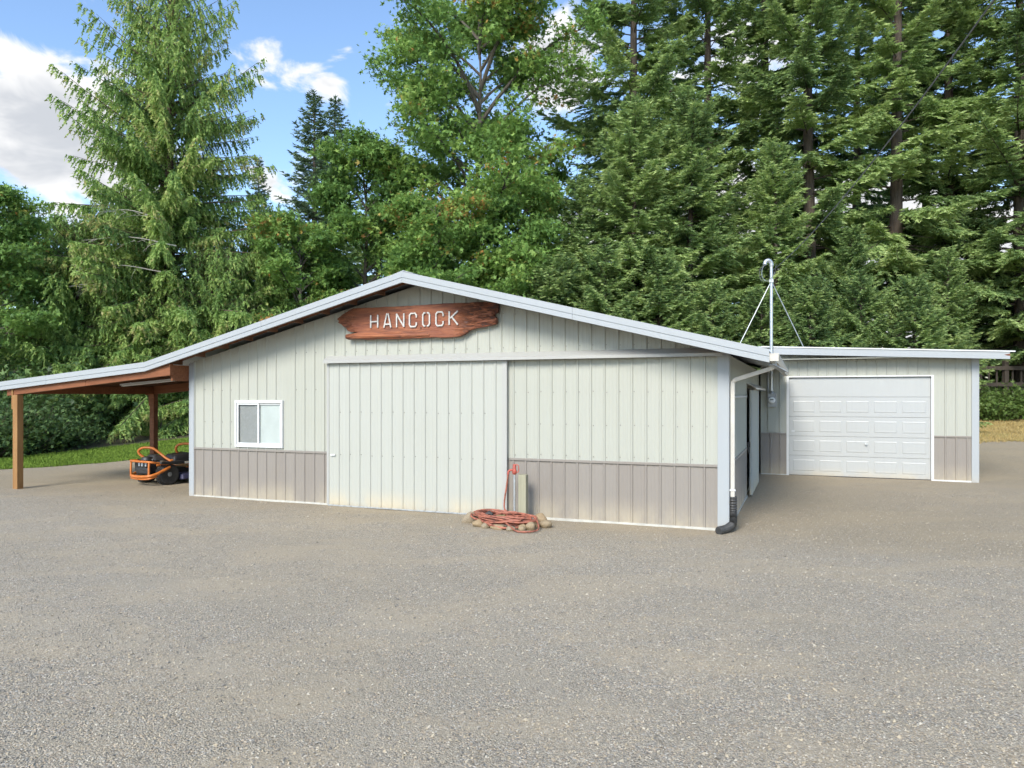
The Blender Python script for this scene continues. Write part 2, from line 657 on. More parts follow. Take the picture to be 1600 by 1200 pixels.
# --- right side wall
SW = 8.72
sw = MB().box(-.12, -.02, .15, DEPTH, 0, wall_top(0) - .02).build('side_wall', M['backing'], shop)
SD0, SD1 = 4.12, 6.55
siding(sw, .12, SD0, 2.09, lambda s: 2.72, side, M['white'], 0, .12)
siding(sw, .12, SD0, WZ + .02, lambda s: 2.05, side, M['white'], 0, .12)
siding(sw, SD1, SW, WZ + .02, lambda s: 2.72, side, M['white'], 0, .12)
siding(sw, SD0, SD1, 2.25, lambda s: 2.72, side, M['white'], 0, .12)
siding(sw, .12, SD0, .03, lambda s: WZ, side, M['taupe'], .004, .12)
siding(sw, SD1, SW, .03, lambda s: WZ, side, M['taupe'], .004, .12)
box_part('wainscot_trim', M['taupe'], sw, 0, .03, .125, SD0, WZ - .012, WZ + .028)
box_part('belt_trim', M['trim'], sw, 0, .03, .125, SD0, 2.05, 2.085)
box_part('bottom_trim', M['base'], sw, 0, .03, .125, SD0, -.01, .034)
sdoor = MB().box(.07, .11, SD0, SD1, .04, 2.2).build('side_sliding_door', M['backing'], shop)
siding(sdoor, SD0 + .03, SD1 - .02, .04, lambda s: 2.2, side, M['white_door'], .112)
siding(sdoor, .068, .112, .04, lambda s: 2.2, lambda s, o, z: (s, SD0 - .002 - o, z), M['white_door'], 0)
box_part('edge_trim', M['trim'], sdoor, .065, .125, SD0 - .006, SD0 + .03, .035, 2.2)
mb = MB()
mb.prism([(0, 2.36), (.2, 2.25), (.2, 2.215), (.19, 2.215), (.19, 2.24), (0, 2.345)], lambda p, k: (p[0], (SD0 - .1, SW - .3)[k], p[1]))
mb.build('door_hood', M['downspout'], shop)
mb = MB().box(.03, .085, SD0 - .05, SD0 - .01, 1.02, 1.13).box(.045, .07, SD0 - .05, SD0 - .03, .9, 1.02)
mb.build('door_latch', M['black'], shop)
back = MB()
back.prism(prof, lambda p, k: (p[0], DEPTH + .002 + .1 * k, p[1])).build('back_wall', M['white'], shop)
MB().box(WL + .02, WL + .12, .15, DEPTH, 0, wall_top(WL) - .05).build('carport_side_wall', M['taupe'], shop)

# --- roof: two slopes of ribbed sheet, gable trim, purlins showing in the overhang
EAVE, BRK, FV = .64, -11.33, -.6


def roof_sheet(name, ua, ub, za, zb, va, vb, parent):
    """ribbed sheet laid from (ua, za) to (ub, zb)"""
    o = MB().hexa([(ua, va, za - .012), (ub, va, zb - .012), (ub, vb, zb - .012), (ua, vb, za - .012)],
                  [(ua, va, za), (ub, va, zb), (ub, vb, zb), (ua, vb, za)]).build(name, M['roof'], parent)
    rb = MB()
    v = va + .15
    while v < vb:
        rb.hexa([(ua, v, za), (ub, v, zb), (ub, v + .045, zb), (ua, v + .045, za)],
                [(ua, v + .012, za + .02), (ub, v + .012, zb + .02), (ub, v + .033, zb + .02), (ua, v + .033, za + .02)])
        v += RIB
    r_ = rb.build('roof_ribs', M['roof'], o)
    r_['kind'] = 'stuff'
    return o


zr = roof_z(RIDGE)
rs1 = roof_sheet('roof_slope', RIDGE, EAVE, zr, roof_z(EAVE), FV, DEPTH + .4, shop)
rs2 = roof_sheet('roof_slope', BRK, RIDGE, roof_z(BRK), zr, FV, DEPTH + .4, shop)
mb = MB()
mb.prism([(RIDGE - .2, zr - .05 + .022), (RIDGE, zr + .025), (RIDGE + .2, zr - .05 + .022), (RIDGE + .2, zr - .05 + .03), (RIDGE, zr + .04), (RIDGE - .2, zr - .05 + .03)],
         lambda p, k: (p[0], (FV + .01, DEPTH + .38)[k], p[1]))
mb.build('ridge_cap', M['trim'], rs1)


def gable_trim(name, ua, ub, za, zb, parent):
    """stepped barge trim seen in the photo: wide upper face, groove, narrow lower lip"""
    pr = [(-.03, .015), (-.03, -.085), (-.018, -.09), (-.018, -.112), (-.034, -.117), (-.034, -.175), (-.0, -.178), (-.0, .015)]
    n = len(pr)
    mb = MB()
    vs = [(ua, FV + d, za + h) for d, h in pr] + [(ub, FV + d, zb + h) for d, h in pr]
    mb.add(vs, [tuple(range(n)), tuple(range(2 * n - 1, n - 1, -1))] + [(i, i + n, (i + 1) % n + n, (i + 1) % n) for i in range(n)])
    return mb.build(name, M['trim'], parent)


def lz(u):
    return roof_z(BRK) - .086 * (BRK - u)


CEND = -16.7
for ua, ub in ((RIDGE, -2.3), (-2.296, EAVE)):
    gable_trim('barge_trim', ua, ub, roof_z(ua), roof_z(ub), rs1)
for ua, ub in ((BRK, -8.4), (-8.396, RIDGE - .002)):
    gable_trim('barge_trim', ua, ub, roof_z(ua), roof_z(ub), rs2)
# purlins running back from the gable, rafters tight against the wall and behind the trim
u = RIDGE - .1
k = 0
while u > BRK + .1:
    box_part('purlin', M['purlin'], rs2, u - .045, u, FV + .003, .0, roof_z(u) - .115, roof_z(u) - .03)
    u -= .61
u = RIDGE + .15
while u < EAVE - .05:
    box_part('purlin', M['purlin'], rs1, u, u + .045, FV + .003, .0, roof_z(u + .045) - .115, roof_z(u + .045) - .03)
    u += .61
for ua, ub, par in ((BRK + .05, RIDGE - .03, rs2), (RIDGE + .03, EAVE - .05, rs1)):
    MB().hexa([(ua, FV + .004, roof_z(ua) - .034), (ub, FV + .004, roof_z(ub) - .034), (ub, .0, roof_z(ub) - .034), (ua, .0, roof_z(ua) - .034)],
              [(ua, FV + .004, roof_z(ua) - .016), (ub, FV + .004, roof_z(ub) - .016), (ub, .0, roof_z(ub) - .016), (ua, .0, roof_z(ua) - .016)]).build('overhang_sheathing', M['brown'], par)
# eave gutter on the right, downspout, corrugated boot
gz = roof_z(EAVE)
gp = [(.0, -.015), (.0, -.115), (.075, -.115), (.11, -.06), (.11, -.015), (.118, -.015), (.118, -.062), (.08, -.123), (-.008, -.123), (-.008, -.015)]
gut = MB()
gut.prism(gp, lambda p, k: (EAVE - .0 + p[0] + .008, (FV + .02, SW - .25)[k], gz + p[1] - .03))
gut.box(EAVE, EAVE + .125, FV + .0, FV + .02, gz - .155, gz - .045)
gutter = gut.build('gutter', M['downspout'], shop)
mb = MB()
mb.beam((EAVE + .02, FV + .12, gz - .2), (EAVE + .2, FV + .36, gz - .30), .11, .012)
mb.build('bent_flashing', M['trim'], gutter)


def rect_tube(mb, path, w, d):
    path = [Vector(p) for p in path]
    rings = []
    for i, p in enumerate(path):
        a, b_ = path[max(i - 1, 0)], path[min(i + 1, len(path) - 1)]
        t = (b_ - a).normalized()
        s = Vector((0, 1, 0))
        s = (s - t * s.dot(t)).normalized()
        n = t.cross(s)
        rings.append([p + s * d / 2 * j + n * w / 2 * k_ for j, k_ in ((-1, -1), (1, -1), (1, 1), (-1, 1))])
    vs = [q for g in rings for q in g]
    m = len(path)
    fs = [(i * 4 + k_, i * 4 + (k_ + 1) % 4, (i + 1) * 4 + (k_ + 1) % 4, (i + 1) * 4 + k_) for i in range(m - 1) for k_ in range(4)] + [(3, 2, 1, 0), tuple(range(4 * m - 4, 4 * m))]
    mb.add(vs, fs)


mb = MB()
dv = .05
rect_tube(mb, [(EAVE + .06, FV + .25, gz - .15), (EAVE + .06, FV + .25, gz - .21), (EAVE + .02, FV + .27, gz - .25), (.14, dv - .02, gz - .40), (.085, dv, gz - .44), (.08, dv, gz - .5), (.08, dv, .5)], .062, .085)
ds = mb.build('downspout', M['downspout'], gutter, bevel=.006)
mb = MB()
path = smooth_path([(.08, dv, .53), (.08, dv, .30), (.085, dv - .01, .2), (.07, dv - .06, .1), (.0, dv - .2, .055), (-.1, dv - .36, .045)], 12)
mb.tube(path, [(.068 if i % 2 else .058) for i in range(len(path))], 14)
mb.build('corrugated_boot', M['black'], gutter)
box_part('downspout_strap', M['pvc'], gutter, .03, .125, dv - .05, dv - .044, .62, .645)

# --- carport: lower roof on timber posts at the left
carport = roof_sheet('carport_roof', CEND, BRK, lz(CEND), roof_z(BRK), FV, 3.9, shop)
for ua, ub in ((CEND, -14.2), (-14.196, BRK + .0)):
    gable_trim('barge_trim', ua, ub, lz(ua), lz(ub), carport)
for v in (FV + .09,):
    for ua, ub in ((-15.55, -13.1), (-13.095, WL + .0)):
        MB().hexa([(ua, v - .045, lz(ua) - .31), (ub, v - .045, lz(ub) - .31), (ub, v + .045, lz(ub) - .31), (ua, v + .045, lz(ua) - .31)],
                  [(ua, v - .045, lz(ua) - .08), (ub, v - .045, lz(ub) - .08), (ub, v + .045, lz(ub) - .08), (ua, v + .045, lz(ua) - .08)]).build('rafter_beam', M['brown'], carport, bevel=.004)
v = 3.2
MB().hexa([(-15.5, v - .045, lz(-15.5) - .3), (WL, v - .045, lz(WL) - .36), (WL, v + .045, lz(WL) - .36), (-15.5, v + .045, lz(-15.5) - .3)],
          [(-15.5, v - .045, lz(-15.5) - .09), (WL, v - .045, lz(WL) - .12), (WL, v + .045, lz(WL) - .12), (-15.5, v + .045, lz(-15.5) - .09)]).build('rafter_beam', M['brown'], carport, bevel=.004)
for i in range(10):                 # purlins under the carport sheet
    uu = -11.6 - .55 * i
    box_part('purlin', M['purlin'], carport, uu - .045, uu, FV + .14, 3.85, lz(uu) - .105, lz(uu) - .014)
box_part('header_beam', M['brown'], carport, -15.33, -15.2, FV + .14, 3.15, lz(-15.2) - .30, lz(-15.2) - .11, .004)
for v in (FV + .09, 3.2):
    zt = lz(-15.25) - .315 if v < 0 else lz(-15.25) - .295
    box_part('post', M['post'] if v < 0 else M['brown'], carport, -15.33, -15.18, v - .07, v + .075, -.02, zt, .008)
    box_part('post_cleat', M['post'] if v < 0 else M['brown'], carport, -15.375, -15.332, v - .065, v + .07, zt - .32, zt + .18, .004)
box_part('wall_bracket', M['brown'], carport, WL - .08, WL - .032, FV + .14, .02, lz(WL) - .42, lz(WL) - .1)

# --- timber name sign on the gable
M['sign'] = None
ms, nts, bs = new_mat('stained_cedar_slab')
t = NT(nts)
g = t.noise(t.coord('Object', (1.1, 6, 11)), 1.7, 8, .66, 1.1)
g2 = t.noise(t.coord('Object', (1, 1, 1.6)), 1.7, 4, .6, .5)
c = t.ramp(g, [(.2, (.05, .016, .009)), (.40, (.165, .052, .024)), (.6, (.30, .10, .04)), (.85, (.46, .20, .085))])
c = t.mix(t.rng(g2, .42, .75, .0, .7), c, (.18, .045, .02))
xs = t.z()
ends = t.m('ADD', t.rng(xs[0], -4.75, -4.2, 0, 1), t.rng(xs[0], -6.5, -6.95, 0, .8))
rag = t.rng(t.noise(t.coord('Object', (2.2, 2, 9)), 2.4, 6, .7, .8), .42, .62, 0, 1)
c = t.mix(t.m('MULTIPLY', ends, rag, True), c, (.05, .016, .008))
t.l(c, bs.inputs['Base Color'])
bs.inputs['Roughness'].default_value = .6
t.bump(bs, t.m('ADD', g, t.m('MULTIPLY', t.m('MULTIPLY', ends, rag, True), -1.5)), .7, .02)
M['sign'] = ms
OUT = [(-7.062, 3.524), (-6.93, 3.61), (-6.767, 3.691), (-6.692, 3.713), (-5.664, 3.706), (-4.732, 3.717), (-4.05, 3.71), (-3.783, 3.69), (-3.776, 3.6), (-3.783, 3.517), (-3.83, 3.50), (-3.859, 3.475), (-3.82, 3.445), (-3.80, 3.413),
       (-3.808, 3.319), (-3.95, 3.29), (-4.076, 3.27), (-4.18, 3.262), (-4.309, 3.23), (-4.39, 3.17), (-4.493, 3.129), (-4.679, 3.115), (-5.1, 3.122), (-5.441, 3.12), (-5.9, 3.112), (-6.295, 3.121), (-6.826, 3.132), (-6.84, 3.18),
       (-6.832, 3.235), (-6.7, 3.242), (-6.6, 3.262), (-6.677, 3.272), (-6.74, 3.268), (-6.826, 3.299), (-6.86, 3.35), (-6.917, 3.378), (-6.96, 3.42), (-7.043, 3.459), (-7.007, 3.484)]
sign = thing('name_sign', 'rough-edged reddish timber slab sign lettered HANCOCK under the gable peak', 'sign', BLOC, BA)
rr = random.Random(4)
O2 = []
for i, p in enumerate(OUT):
    q = OUT[(i + 1) % len(OUT)]
    O2.append(p)
    d = math.dist(p, q)
    nseg = int(d / .09)
    for j in range(1, nseg):
        tt = j / nseg
        amp = .004 if p[1] > 3.69 and q[1] > 3.69 else .009
        O2.append((p[0] + (q[0] - p[0]) * tt + rr.uniform(-amp, amp), p[1] + (q[1] - p[1]) * tt + rr.uniform(-amp, amp)))
bm = bmesh.new()
vf = [bm.verts.new((p[0], -.128, p[1])) for p in O2]
bmf = bm.faces.new(vf)
ex = bmesh.ops.extrude_face_region(bm, geom=[bmf])
for q in ex['geom']:
    if isinstance(q, bmesh.types.BMVert):
        q.co.y = -.05
bmesh.ops.triangulate(bm, faces=[f for f in bm.faces if len(f.verts) > 4])
bmesh.ops.recalc_face_normals(bm, faces=bm.faces)
me = bpy.data.meshes.new('board')
bm.to_mesh(me)
bm.free()
brd = link('board', me, M['sign'], sign)
bv = brd.modifiers.new('bevel', 'BEVEL')
bv.width = .012
bv.segments = 2
bv.limit_method = 'ANGLE'
# split-off strip along the foot of the board and the crack above it
mb = MB()
mb.tube([(-6.84, -.125, 3.185), (-6.3, -.135, 3.18), (-5.6, -.132, 3.172), (-5.1, -.128, 3.165)], [.045, .042, .036, .02], 8)
mb.build('split_edge', M['sign'], sign, smooth=True)
for bx, bz in ((-5.66, 3.2), (-5.14, 3.18), (-5.27, 3.3)):
    MB().lathe([(.013, 0), (.013, .008), (.007, .012)], Matrix.Translation((bx, -.128, bz)) @ Matrix.Rotation(R(90), 4, 'X'), 10).build('bolt', M['black'], sign)

GL = {
    'H': [[(0, 0), (0, 1)], [(1, 0), (1, 1)], [(0, .48), (1, .48)]],
    'A': [[(0, 0), (.4, 1), (.62, 1), (1, 0)], [(.16, .25), (.86, .25)]],
    'N': [[(0, 0), (0, 1)], [(0, .98), (1, .02)], [(1, 0), (1, 1)]],
    'C': [[(1, .68), (1, .86), (.82, 1), (.18, 1), (0, .86), (0, .14), (.18, 0), (.82, 0), (1, .14), (1, .32)]],
    'O': [[(.4, 0), (.18, 0), (0, .14), (0, .86), (.18, 1), (.4, 1)], [(.62, 1), (.82, 1), (1, .86), (1, .14), (.82, 0), (.62, 0)]],
    'K': [[(0, 0), (0, 1)], [(1, 1), (.12, .5)], [(.28, .6), (1, 0)]],
}
M['letter'] = plain('white_letter_paint', (.46, .445, .42), .6, 0, .22, 25)
BOX = [('H', -6.300, -6.150, 3.330, 3.565), ('A', -6.02, -5.875, 3.325, 3.57), ('N', -5.755, -5.605, 3.325, 3.57), ('C', -5.49, -5.35, 3.325, 3.562),
       ('O', -5.22, -5.085, 3.33, 3.562), ('C', -4.955, -4.815, 3.325, 3.565), ('K', -4.695, -4.53, 3.33, 3.568)]
for ch, a, b_, z0_, z1_ in BOX:
    mb = MB()
    w = .026
    y0_, y1_ = -.155, -.138
    for si, st in enumerate(GL[ch]):
        P = [Vector((a + p[0] * (b_ - a), z0_ + p[1] * (z1_ - z0_))) for p in st]
        lf, rt = [], []
        for i, p in enumerate(P):
            d0 = (P[i] - P[i - 1]).normalized() if i else None
            d1 = (P[i + 1] - P[i]).normalized() if i < len(P) - 1 else None
            if d0 is None:
                d0 = d1
            if d1 is None:
                d1 = d0
            n0 = Vector((-d0.y, d0.x))
            n1 = Vector((-d1.y, d1.x))
            nn = (n0 + n1).normalized()
            nn *= (w / 2) / max(.45, nn.dot(n1))
            lf.append(p + nn)
            rt.append(p - nn)
        e = .0006 * si
        poly = lf + rt[::-1]
        n = len(P)
        vs = [(p.x, y0_ - e, p.y) for p in lf] + [(p.x, y0_ - e, p.y) for p in rt] + [(p.x, y1_, p.y) for p in lf] + [(p.x, y1_, p.y) for p in rt]
        fs = []
        for i in range(n - 1):
            fs += [(i, i + 1, n + i + 1, n + i), (2 * n + i, 3 * n + i, 3 * n + i + 1, 2 * n + i + 1), (i, 2 * n + i, 2 * n + i + 1, i + 1), (n + i, n + i + 1, 3 * n + i + 1, 3 * n + i)]
        fs += [(0, n, 3 * n, 2 * n), (n - 1, 3 * n - 1, 4 * n - 1, 2 * n - 1)]
        mb.add(vs, fs)
    for px_, pz_ in ((a + (b_ - a) * .5, z0_ + .5 * (z1_ - z0_)),):
        pass
    mb.build('letter', M['letter'], sign)

# --- strip lamp under the carport (unlit)
lamp = thing('strip_lamp', 'long white unlit strip lamp fixed under the carport roof', 'lamp', BLOC, BA)
a, b_ = Vector((-14.45, 1.5, 2.35)), Vector((-12.45, 1.5, 2.49))
MB().beam(a, b_, .10, .035).build('housing', M['pvc'], lamp)
for s in (-.025, .025):
    MB().tube([a + Vector((.03, s, -.032)), b_ + Vector((-.03, s, -.032))], .013, 8).build('tube', M['flue_white'], lamp, smooth=True)
for q in (.15, .85):
    p = a.lerp(b_, q)
    MB().box(p.x - .01, p.x + .01, 1.49, 1.51, p.z + .01, lz(p.x) - .1).build('hanger', M['galv'], lamp)

# ------------------------------------------------------------------ garage wing at the right (same local frame as the shop)
gar = thing('garage', 'small flat-roofed white steel garage with panelled overhead door, set back at right', 'building', BLOC, BA)
GV = 8.74
GU0, GU1 = .06, 5.0
GD = (.745, 4.03, 2.555)             # door opening


def gtop(u):
    return 3.37 - .043 * u


gw = MB().prism([(GU0, 0), (GD[0], 0), (GD[0], GD[2]), (GD[1], GD[2]), (GD[1], 0), (GU1, 0), (GU1, gtop(GU1) - .1), (GU0, gtop(GU0) - .1)],
                lambda p, k: (p[0], GV + .015 + .1 * k, p[1])).build('front_wall', M['backing'], gar)


def gfront(s, o, z):
    return (s, GV - o, z)


GZ = 1.08
GPH = .745
siding(gw, GU0, GD[0] - .04, GZ + .02, lambda s: gtop(s) - .1, gfront, M['white'], 0, GPH)
siding(gw, GD[0] - .04, GD[1] + .04, GD[2] + .03, lambda s: gtop(s) - .1, gfront, M['white'], 0, GPH)
siding(gw, GD[1] + .04, GU1 - .13, GZ + .02, lambda s: gtop(s) - .1, gfront, M['white'], 0, GD[1] + .04)
siding(gw, GU0, GD[0] - .04, .03, lambda s: GZ, gfront, M['taupe'], .004, GPH)
siding(gw, GD[1] + .04, GU1 - .13, .03, lambda s: GZ, gfront, M['taupe'], .004, GD[1] + .04)
box_part('wainscot_trim', M['taupe'], gw, GU0, GD[0] - .045, GV - .03, GV, GZ - .012, GZ + .025)
box_part('wainscot_trim', M['taupe'], gw, GD[1] + .045, GU1 - .135, GV - .03, GV, GZ - .012, GZ + .025)
box_part('bottom_trim', M['base'], gw, GU0, GD[0] - .045, GV - .028, GV, -.01, .03)
box_part('bottom_trim', M['pvc'], gw, GD[1] + .045, GU1 - .135, GV - .028, GV, -.01, .03)
mb = MB().box(GU1 - .13, GU1 + .02, GV - .034, GV, -.005, gtop(GU1) - .12)
mb.box(GU1 + .02, GU1 + .026, GV - .03, GV + .14, -.004, gtop(GU1) - .13)
mb.build('corner_trim', M['trim'], gw, bevel=.004)
box_part('side_wall', M['white'], gar, GU1 - .12, GU1 - .003, GV + .12, GV + 7, 0, gtop(GU1) - .1)
box_part('back_wall', M['white'], gar, GU0, GU1 - .125, GV + 6.9, GV + 7, 0, gtop(GU1) - .1)
# door casing and overhead door with its pressed panels
box_part('door_casing', M['pvc'], gar, GD[0] - .045, GD[0] + .012, GV - .026, GV + .12, 0, GD[2] + .03)
box_part('door_casing', M['pvc'], gar, GD[1] - .012, GD[1] + .045, GV - .026, GV + .12, 0, GD[2] + .03)
box_part('door_casing', M['pvc'], gar, GD[0] + .012, GD[1] - .012, GV - .024, GV + .12, GD[2], GD[2] + .03)
gd = MB().box(GD[0] + .015, GD[1] - .015, GV + .075, GV + .115, .02, GD[2] - .002).build('overhead_door', M['backing'], gar)
nrow = 5
rh = (GD[2] - .02) / nrow
for r_ in range(nrow):
    za, zb = .02 + rh * r_, .02 + rh * (r_ + 1) - .006
    MB().box(GD[0] + .016, GD[1] - .016, GV + .045, GV + .074, za, zb).build('door_section', M['garage_door'], gd, bevel=.005)
    if r_ == nrow - 1:
        continue
    cw = (GD[1] - GD[0] - .12) / 5
    for c_ in range(5):
        xa = GD[0] + .06 + cw * c_ + .055
        xb = xa + cw - .11
        zc, zd = za + .11, zb - .1
        mb = MB()
        y = GV + .045
        # pressed panel: sunk groove round a raised field
        a_ = [(xa, y - .001, zc), (xb, y - .001, zc), (xb, y - .001, zd), (xa, y - .001, zd)]
        i1, i2 = .022, .05
        mb_v = a_ + [(xa + i1, y - .008, zc + i1), (xb - i1, y - .008, zc + i1), (xb - i1, y - .008, zd - i1), (xa + i1, y - .008, zd - i1)]
        mb_v += [(xa + i2, y - .006, zc + i2), (xb - i2, y - .006, zc + i2), (xb - i2, y - .006, zd - i2), (xa + i2, y - .006, zd - i2)]
        fs = []
        for k in (0, 4):
            for j in range(4):
                fs.append((k + j, k + (j + 1) % 4, k + 4 + (j + 1) % 4, k + 4 + j))
        fs.append((8, 9, 10, 11))
        mb.add(mb_v, fs)
        mb.build('panel', M['garage_door'], gd)
mb = MB().lathe([(.03, 0), (.03, .01), (.014, .016), (.014, .04), (.03, .05), (.03, .06)], Matrix.Translation((2.58, GV + .045, .86)) @ Matrix.Rotation(R(90), 4, 'X'), 14)
mb.build('handle', M['galv'], gd, smooth=True)
box_part('lock_hasp', M['galv'], gd, GD[0] + .07, GD[0] + .16, GV + .03, GV + .044, 1.13, 1.18)
box_part('bottom_seal', M['black'], gd, GD[0] + .016, GD[1] - .016, GV + .05, GV + .08, .0, .02)
# roof slab, fascia, flashing
GF = 8.3
roof_g = MB().hexa([(.02, GF + .03, gtop(.02) - .04), (5.56, GF + .03, gtop(5.56) - .04), (5.56, GV + 7.3, gtop(5.56) - .04), (.02, GV + 7.3, gtop(.02) - .04)],
                   [(.02, GF + .03, gtop(.02) - .012), (5.56, GF + .03, gtop(5.56) - .012), (5.56, GV + 7.3, gtop(5.56) - .012), (.02, GV + 7.3, gtop(.02) - .012)]).build('roof', M['roof'], gar)
MB().hexa([(.3, GF - .008, gtop(.3) - .21), (5.56, GF - .008, gtop(5.56) - .2), (5.56, GF + .028, gtop(5.56) - .2), (.3, GF + .028, gtop(.3) - .21)],
          [(.3, GF - .008, gtop(.3) - .036), (5.56, GF - .008, gtop(5.56) - .036), (5.56, GF + .028, gtop(5.56) - .036), (.3, GF + .028, gtop(.3) - .036)]).build('fascia_board', M['trim'], roof_g)
MB().hexa([(.1, GF - .03, gtop(.1) - .034), (5.66, GF - .03, gtop(5.66) - .034), (5.66, GF + .2, gtop(5.66) - .008), (.1, GF + .2, gtop(.1) - .008)],
          [(.1, GF - .03, gtop(.1) - .004), (5.66, GF - .03, gtop(5.66) - .004), (5.66, GF + .2, gtop(5.66) + .0), (.1, GF + .2, gtop(.1) + .0)]).build('drip_flashing', M['pvc'], roof_g)
box_part('soffit', M['white'], roof_g, GU0, 5.55, GF + .03, GV - .03, gtop(5.55) - .125, gtop(5.55) - .11)
M['rot'] = plain('bare_rotten_wood', (.16, .06, .03), .8, 0, .3, 20)
MB().hexa([(5.5, GF - .012, gtop(5.5) - .12), (5.562, GF - .012, gtop(5.5) - .13), (5.563, GF + .02, gtop(5.5) - .13), (5.5, GF + .02, gtop(5.5) - .12)],
          [(5.44, GF - .012, gtop(5.5) - .1), (5.562, GF - .012, gtop(5.5) - .075), (5.563, GF + .02, gtop(5.5) - .075), (5.44, GF + .02, gtop(5.5) - .1)]).build('bare_fascia_end', M['rot'], roof_g)

# ------------------------------------------------------------------ electric service: mast, meter, braces, overhead wire
M['wire'] = plain('weathered_cable', (.11, .115, .11), .6, 0, .1)
serv = thing('service_mast', 'galvanised service mast with curved weatherhead rising through the garage roof edge', 'utility mast', BLOC, BA)
MU, MVv = .345, GV - .055
mast = MB().tube([(MU, GF - .1, 2.2), (MU, GF - .1, 5.38)], .038, 14).build('pipe', M['galv'], serv, smooth=True)
hd = smooth_path([(MU, GF - .1, 5.34), (MU, GF - .1, 5.46), (MU - .05, GF - .13, 5.54), (MU - .13, GF - .16, 5.52), (MU - .16, GF - .18, 5.44)], 5)
MB().tube(hd, [.04] * 3 + [.05] * (len(hd) - 3), 12).build('weatherhead', M['galv'], serv, smooth=True)
MB().tube([(MU, GF - .1, 2.25), (MU + .0, MVv - .03, 2.2), (MU, MVv - .03, 2.12)], .036, 12).build('elbow', M['galv'], serv, smooth=True)
MB().box(MU - .05, MU + .05, GF - .16, GF - .04, 4.98, 5.06).build('wire_clamp', M['galv'], serv)
mtr = MB().box(MU - .11, MU + .11, GV - .11, GV - .025, 1.78, 2.14).build('meter_box', M['greybox'], serv, bevel=.01)
MB().lathe([(.085, 0), (.085, .03), (.075, .045), (.07, .09), (.045, .105)], Matrix.Translation((MU, GV - .11, 1.96)) @ Matrix.Rotation(R(90), 4, 'X'), 20).build('meter_dial', M['flue_white'], mtr, smooth=True)
box_part('meter_face', M['black'], mtr, MU - .04, MU + .04, GV - .222, GV - .214, 1.962, 1.988)
MB().tube([(MU - .1, GV - .04, 1.8), (MU - .1, GV - .04, 3.1)], .022, 8).build('conduit', M['greybox'], serv, smooth=True)
box_part('backing_board', M['white'], serv, MU - .1, MU + .12, GV - .035, GV - .0225, 1.13, 1.78)
for e in ((-.62, GF - .25, 3.0), (1.12, GF + .5, 3.33)):
    MB().tube([(MU, GF - .1, 5.02), e], .0115, 6).build('brace', M['galv'], serv, smooth=True)
rr = random.Random(9)
for k in range(2):
    pts = [(MU - .14, GF - .18, 5.46), (MU - .22 - .05 * k, GF - .2, 5.3), (MU - .2 - .04 * k, GF - .25, 5.08 - .05 * k), (MU - .05, GF - .25, 5.0 + .03 * k), (MU + .08, GF - .2, 5.2), (MU + .12, GF - .3, 5.42)]
    MB().tube(smooth_path(pts, 6), .006, 5).build('drip_loop', M['wire'] if k else M['galv'], serv, smooth=True)
# overhead wire towards the road, passing over the yard to the right
rot = Matrix.Rotation(BA, 4, 'Z')
p0 = rot @ Vector((MU + .06, GF - .16, 5.3)) + Vector(BLOC)
p1 = Vector((4.75, 7.0, 6.62))
pts = []
for i in range(41):
    q = i / 40 * 1.6
    p = p0.lerp(p1, q)
    p.z -= .62 * 4 * q * (1.6 - q) / 2.56 - .05 * q
    pts.append(p)
wire = MB().tube(pts, .0095, 5).build('overhead_wire', M['wire'], None, smooth=True)
tag(wire, 'thin overhead service wire running from mast up to the top right corner', 'wire')

# ------------------------------------------------------------------ yard hydrant, its post, hose and rocks by the big door
M['red'] = plain('faded_red_enamel', (.36, .075, .05), .55, 0, .3, 30)
M['hose'] = plain('terracotta_hose', (.29, .10, .062), .6, 0, .4, 14)
M['brass'] = plain('old_brass', (.36, .25, .11), .4, .7, .2, 30)
M['oldpost'] = timber('weathered_treated_post', (.22, .215, .145), (.36, .34, .245), 2, .75)


def bpt(u, v, z):
    return rot @ Vector((u, v, z)) + Vector(BLOC)


hp = bpt(-3.31, -.38, 0)
MB().box(-.06, .075, -.055, .06, -.02, .78).build('hydrant_post', M['oldpost'], None, bevel=.008, loc=None)
o = bpy.data.objects['hydrant_post']
o.location = bpt(-3.235, -.36, 0)
o.rotation_euler = (0, 0, BA)
tag(o, 'weathered square timber post behind the coiled hose', 'post')
hyd = thing('yard_hydrant', 'red iron yard hydrant with lever beside the weathered post', 'hydrant', bpt(-3.36, -.42, 0), BA)
MB().tube([(0, 0, -.02), (0, 0, .80)], .017, 10).build('pipe', M['galv'], hyd, smooth=True)
MB().lathe([(.022, .78), (.038, .80), (.04, .85), (.028, .87), (.03, .93), (.022, .95), (.012, .955)], Matrix.Identity(4), 12).build('head', M['red'], hyd, smooth=True)
MB().tube(smooth_path([(-.02, -.01, .86), (-.07, -.02, .85), (-.095, -.03, .82), (-.1, -.035, .78)], 4), .019, 10).build('spout', M['red'], hyd, smooth=True)
MB().tube(smooth_path([(.0, 0, .935), (.03, -.005, .945), (.075, -.01, .93), (.08, -.01, .87), (.074, -.01, .83), (.04, -.01, .82)], 4), .008, 8).build('lever', M['red'], hyd, smooth=True)
hose = thing('garden_hose', 'terracotta red garden hose coiled in a heap and fed from the red hydrant', 'hose', bpt(-3.38, -.82, 0), BA)
rr = random.Random(12)
pts = []
K = 15
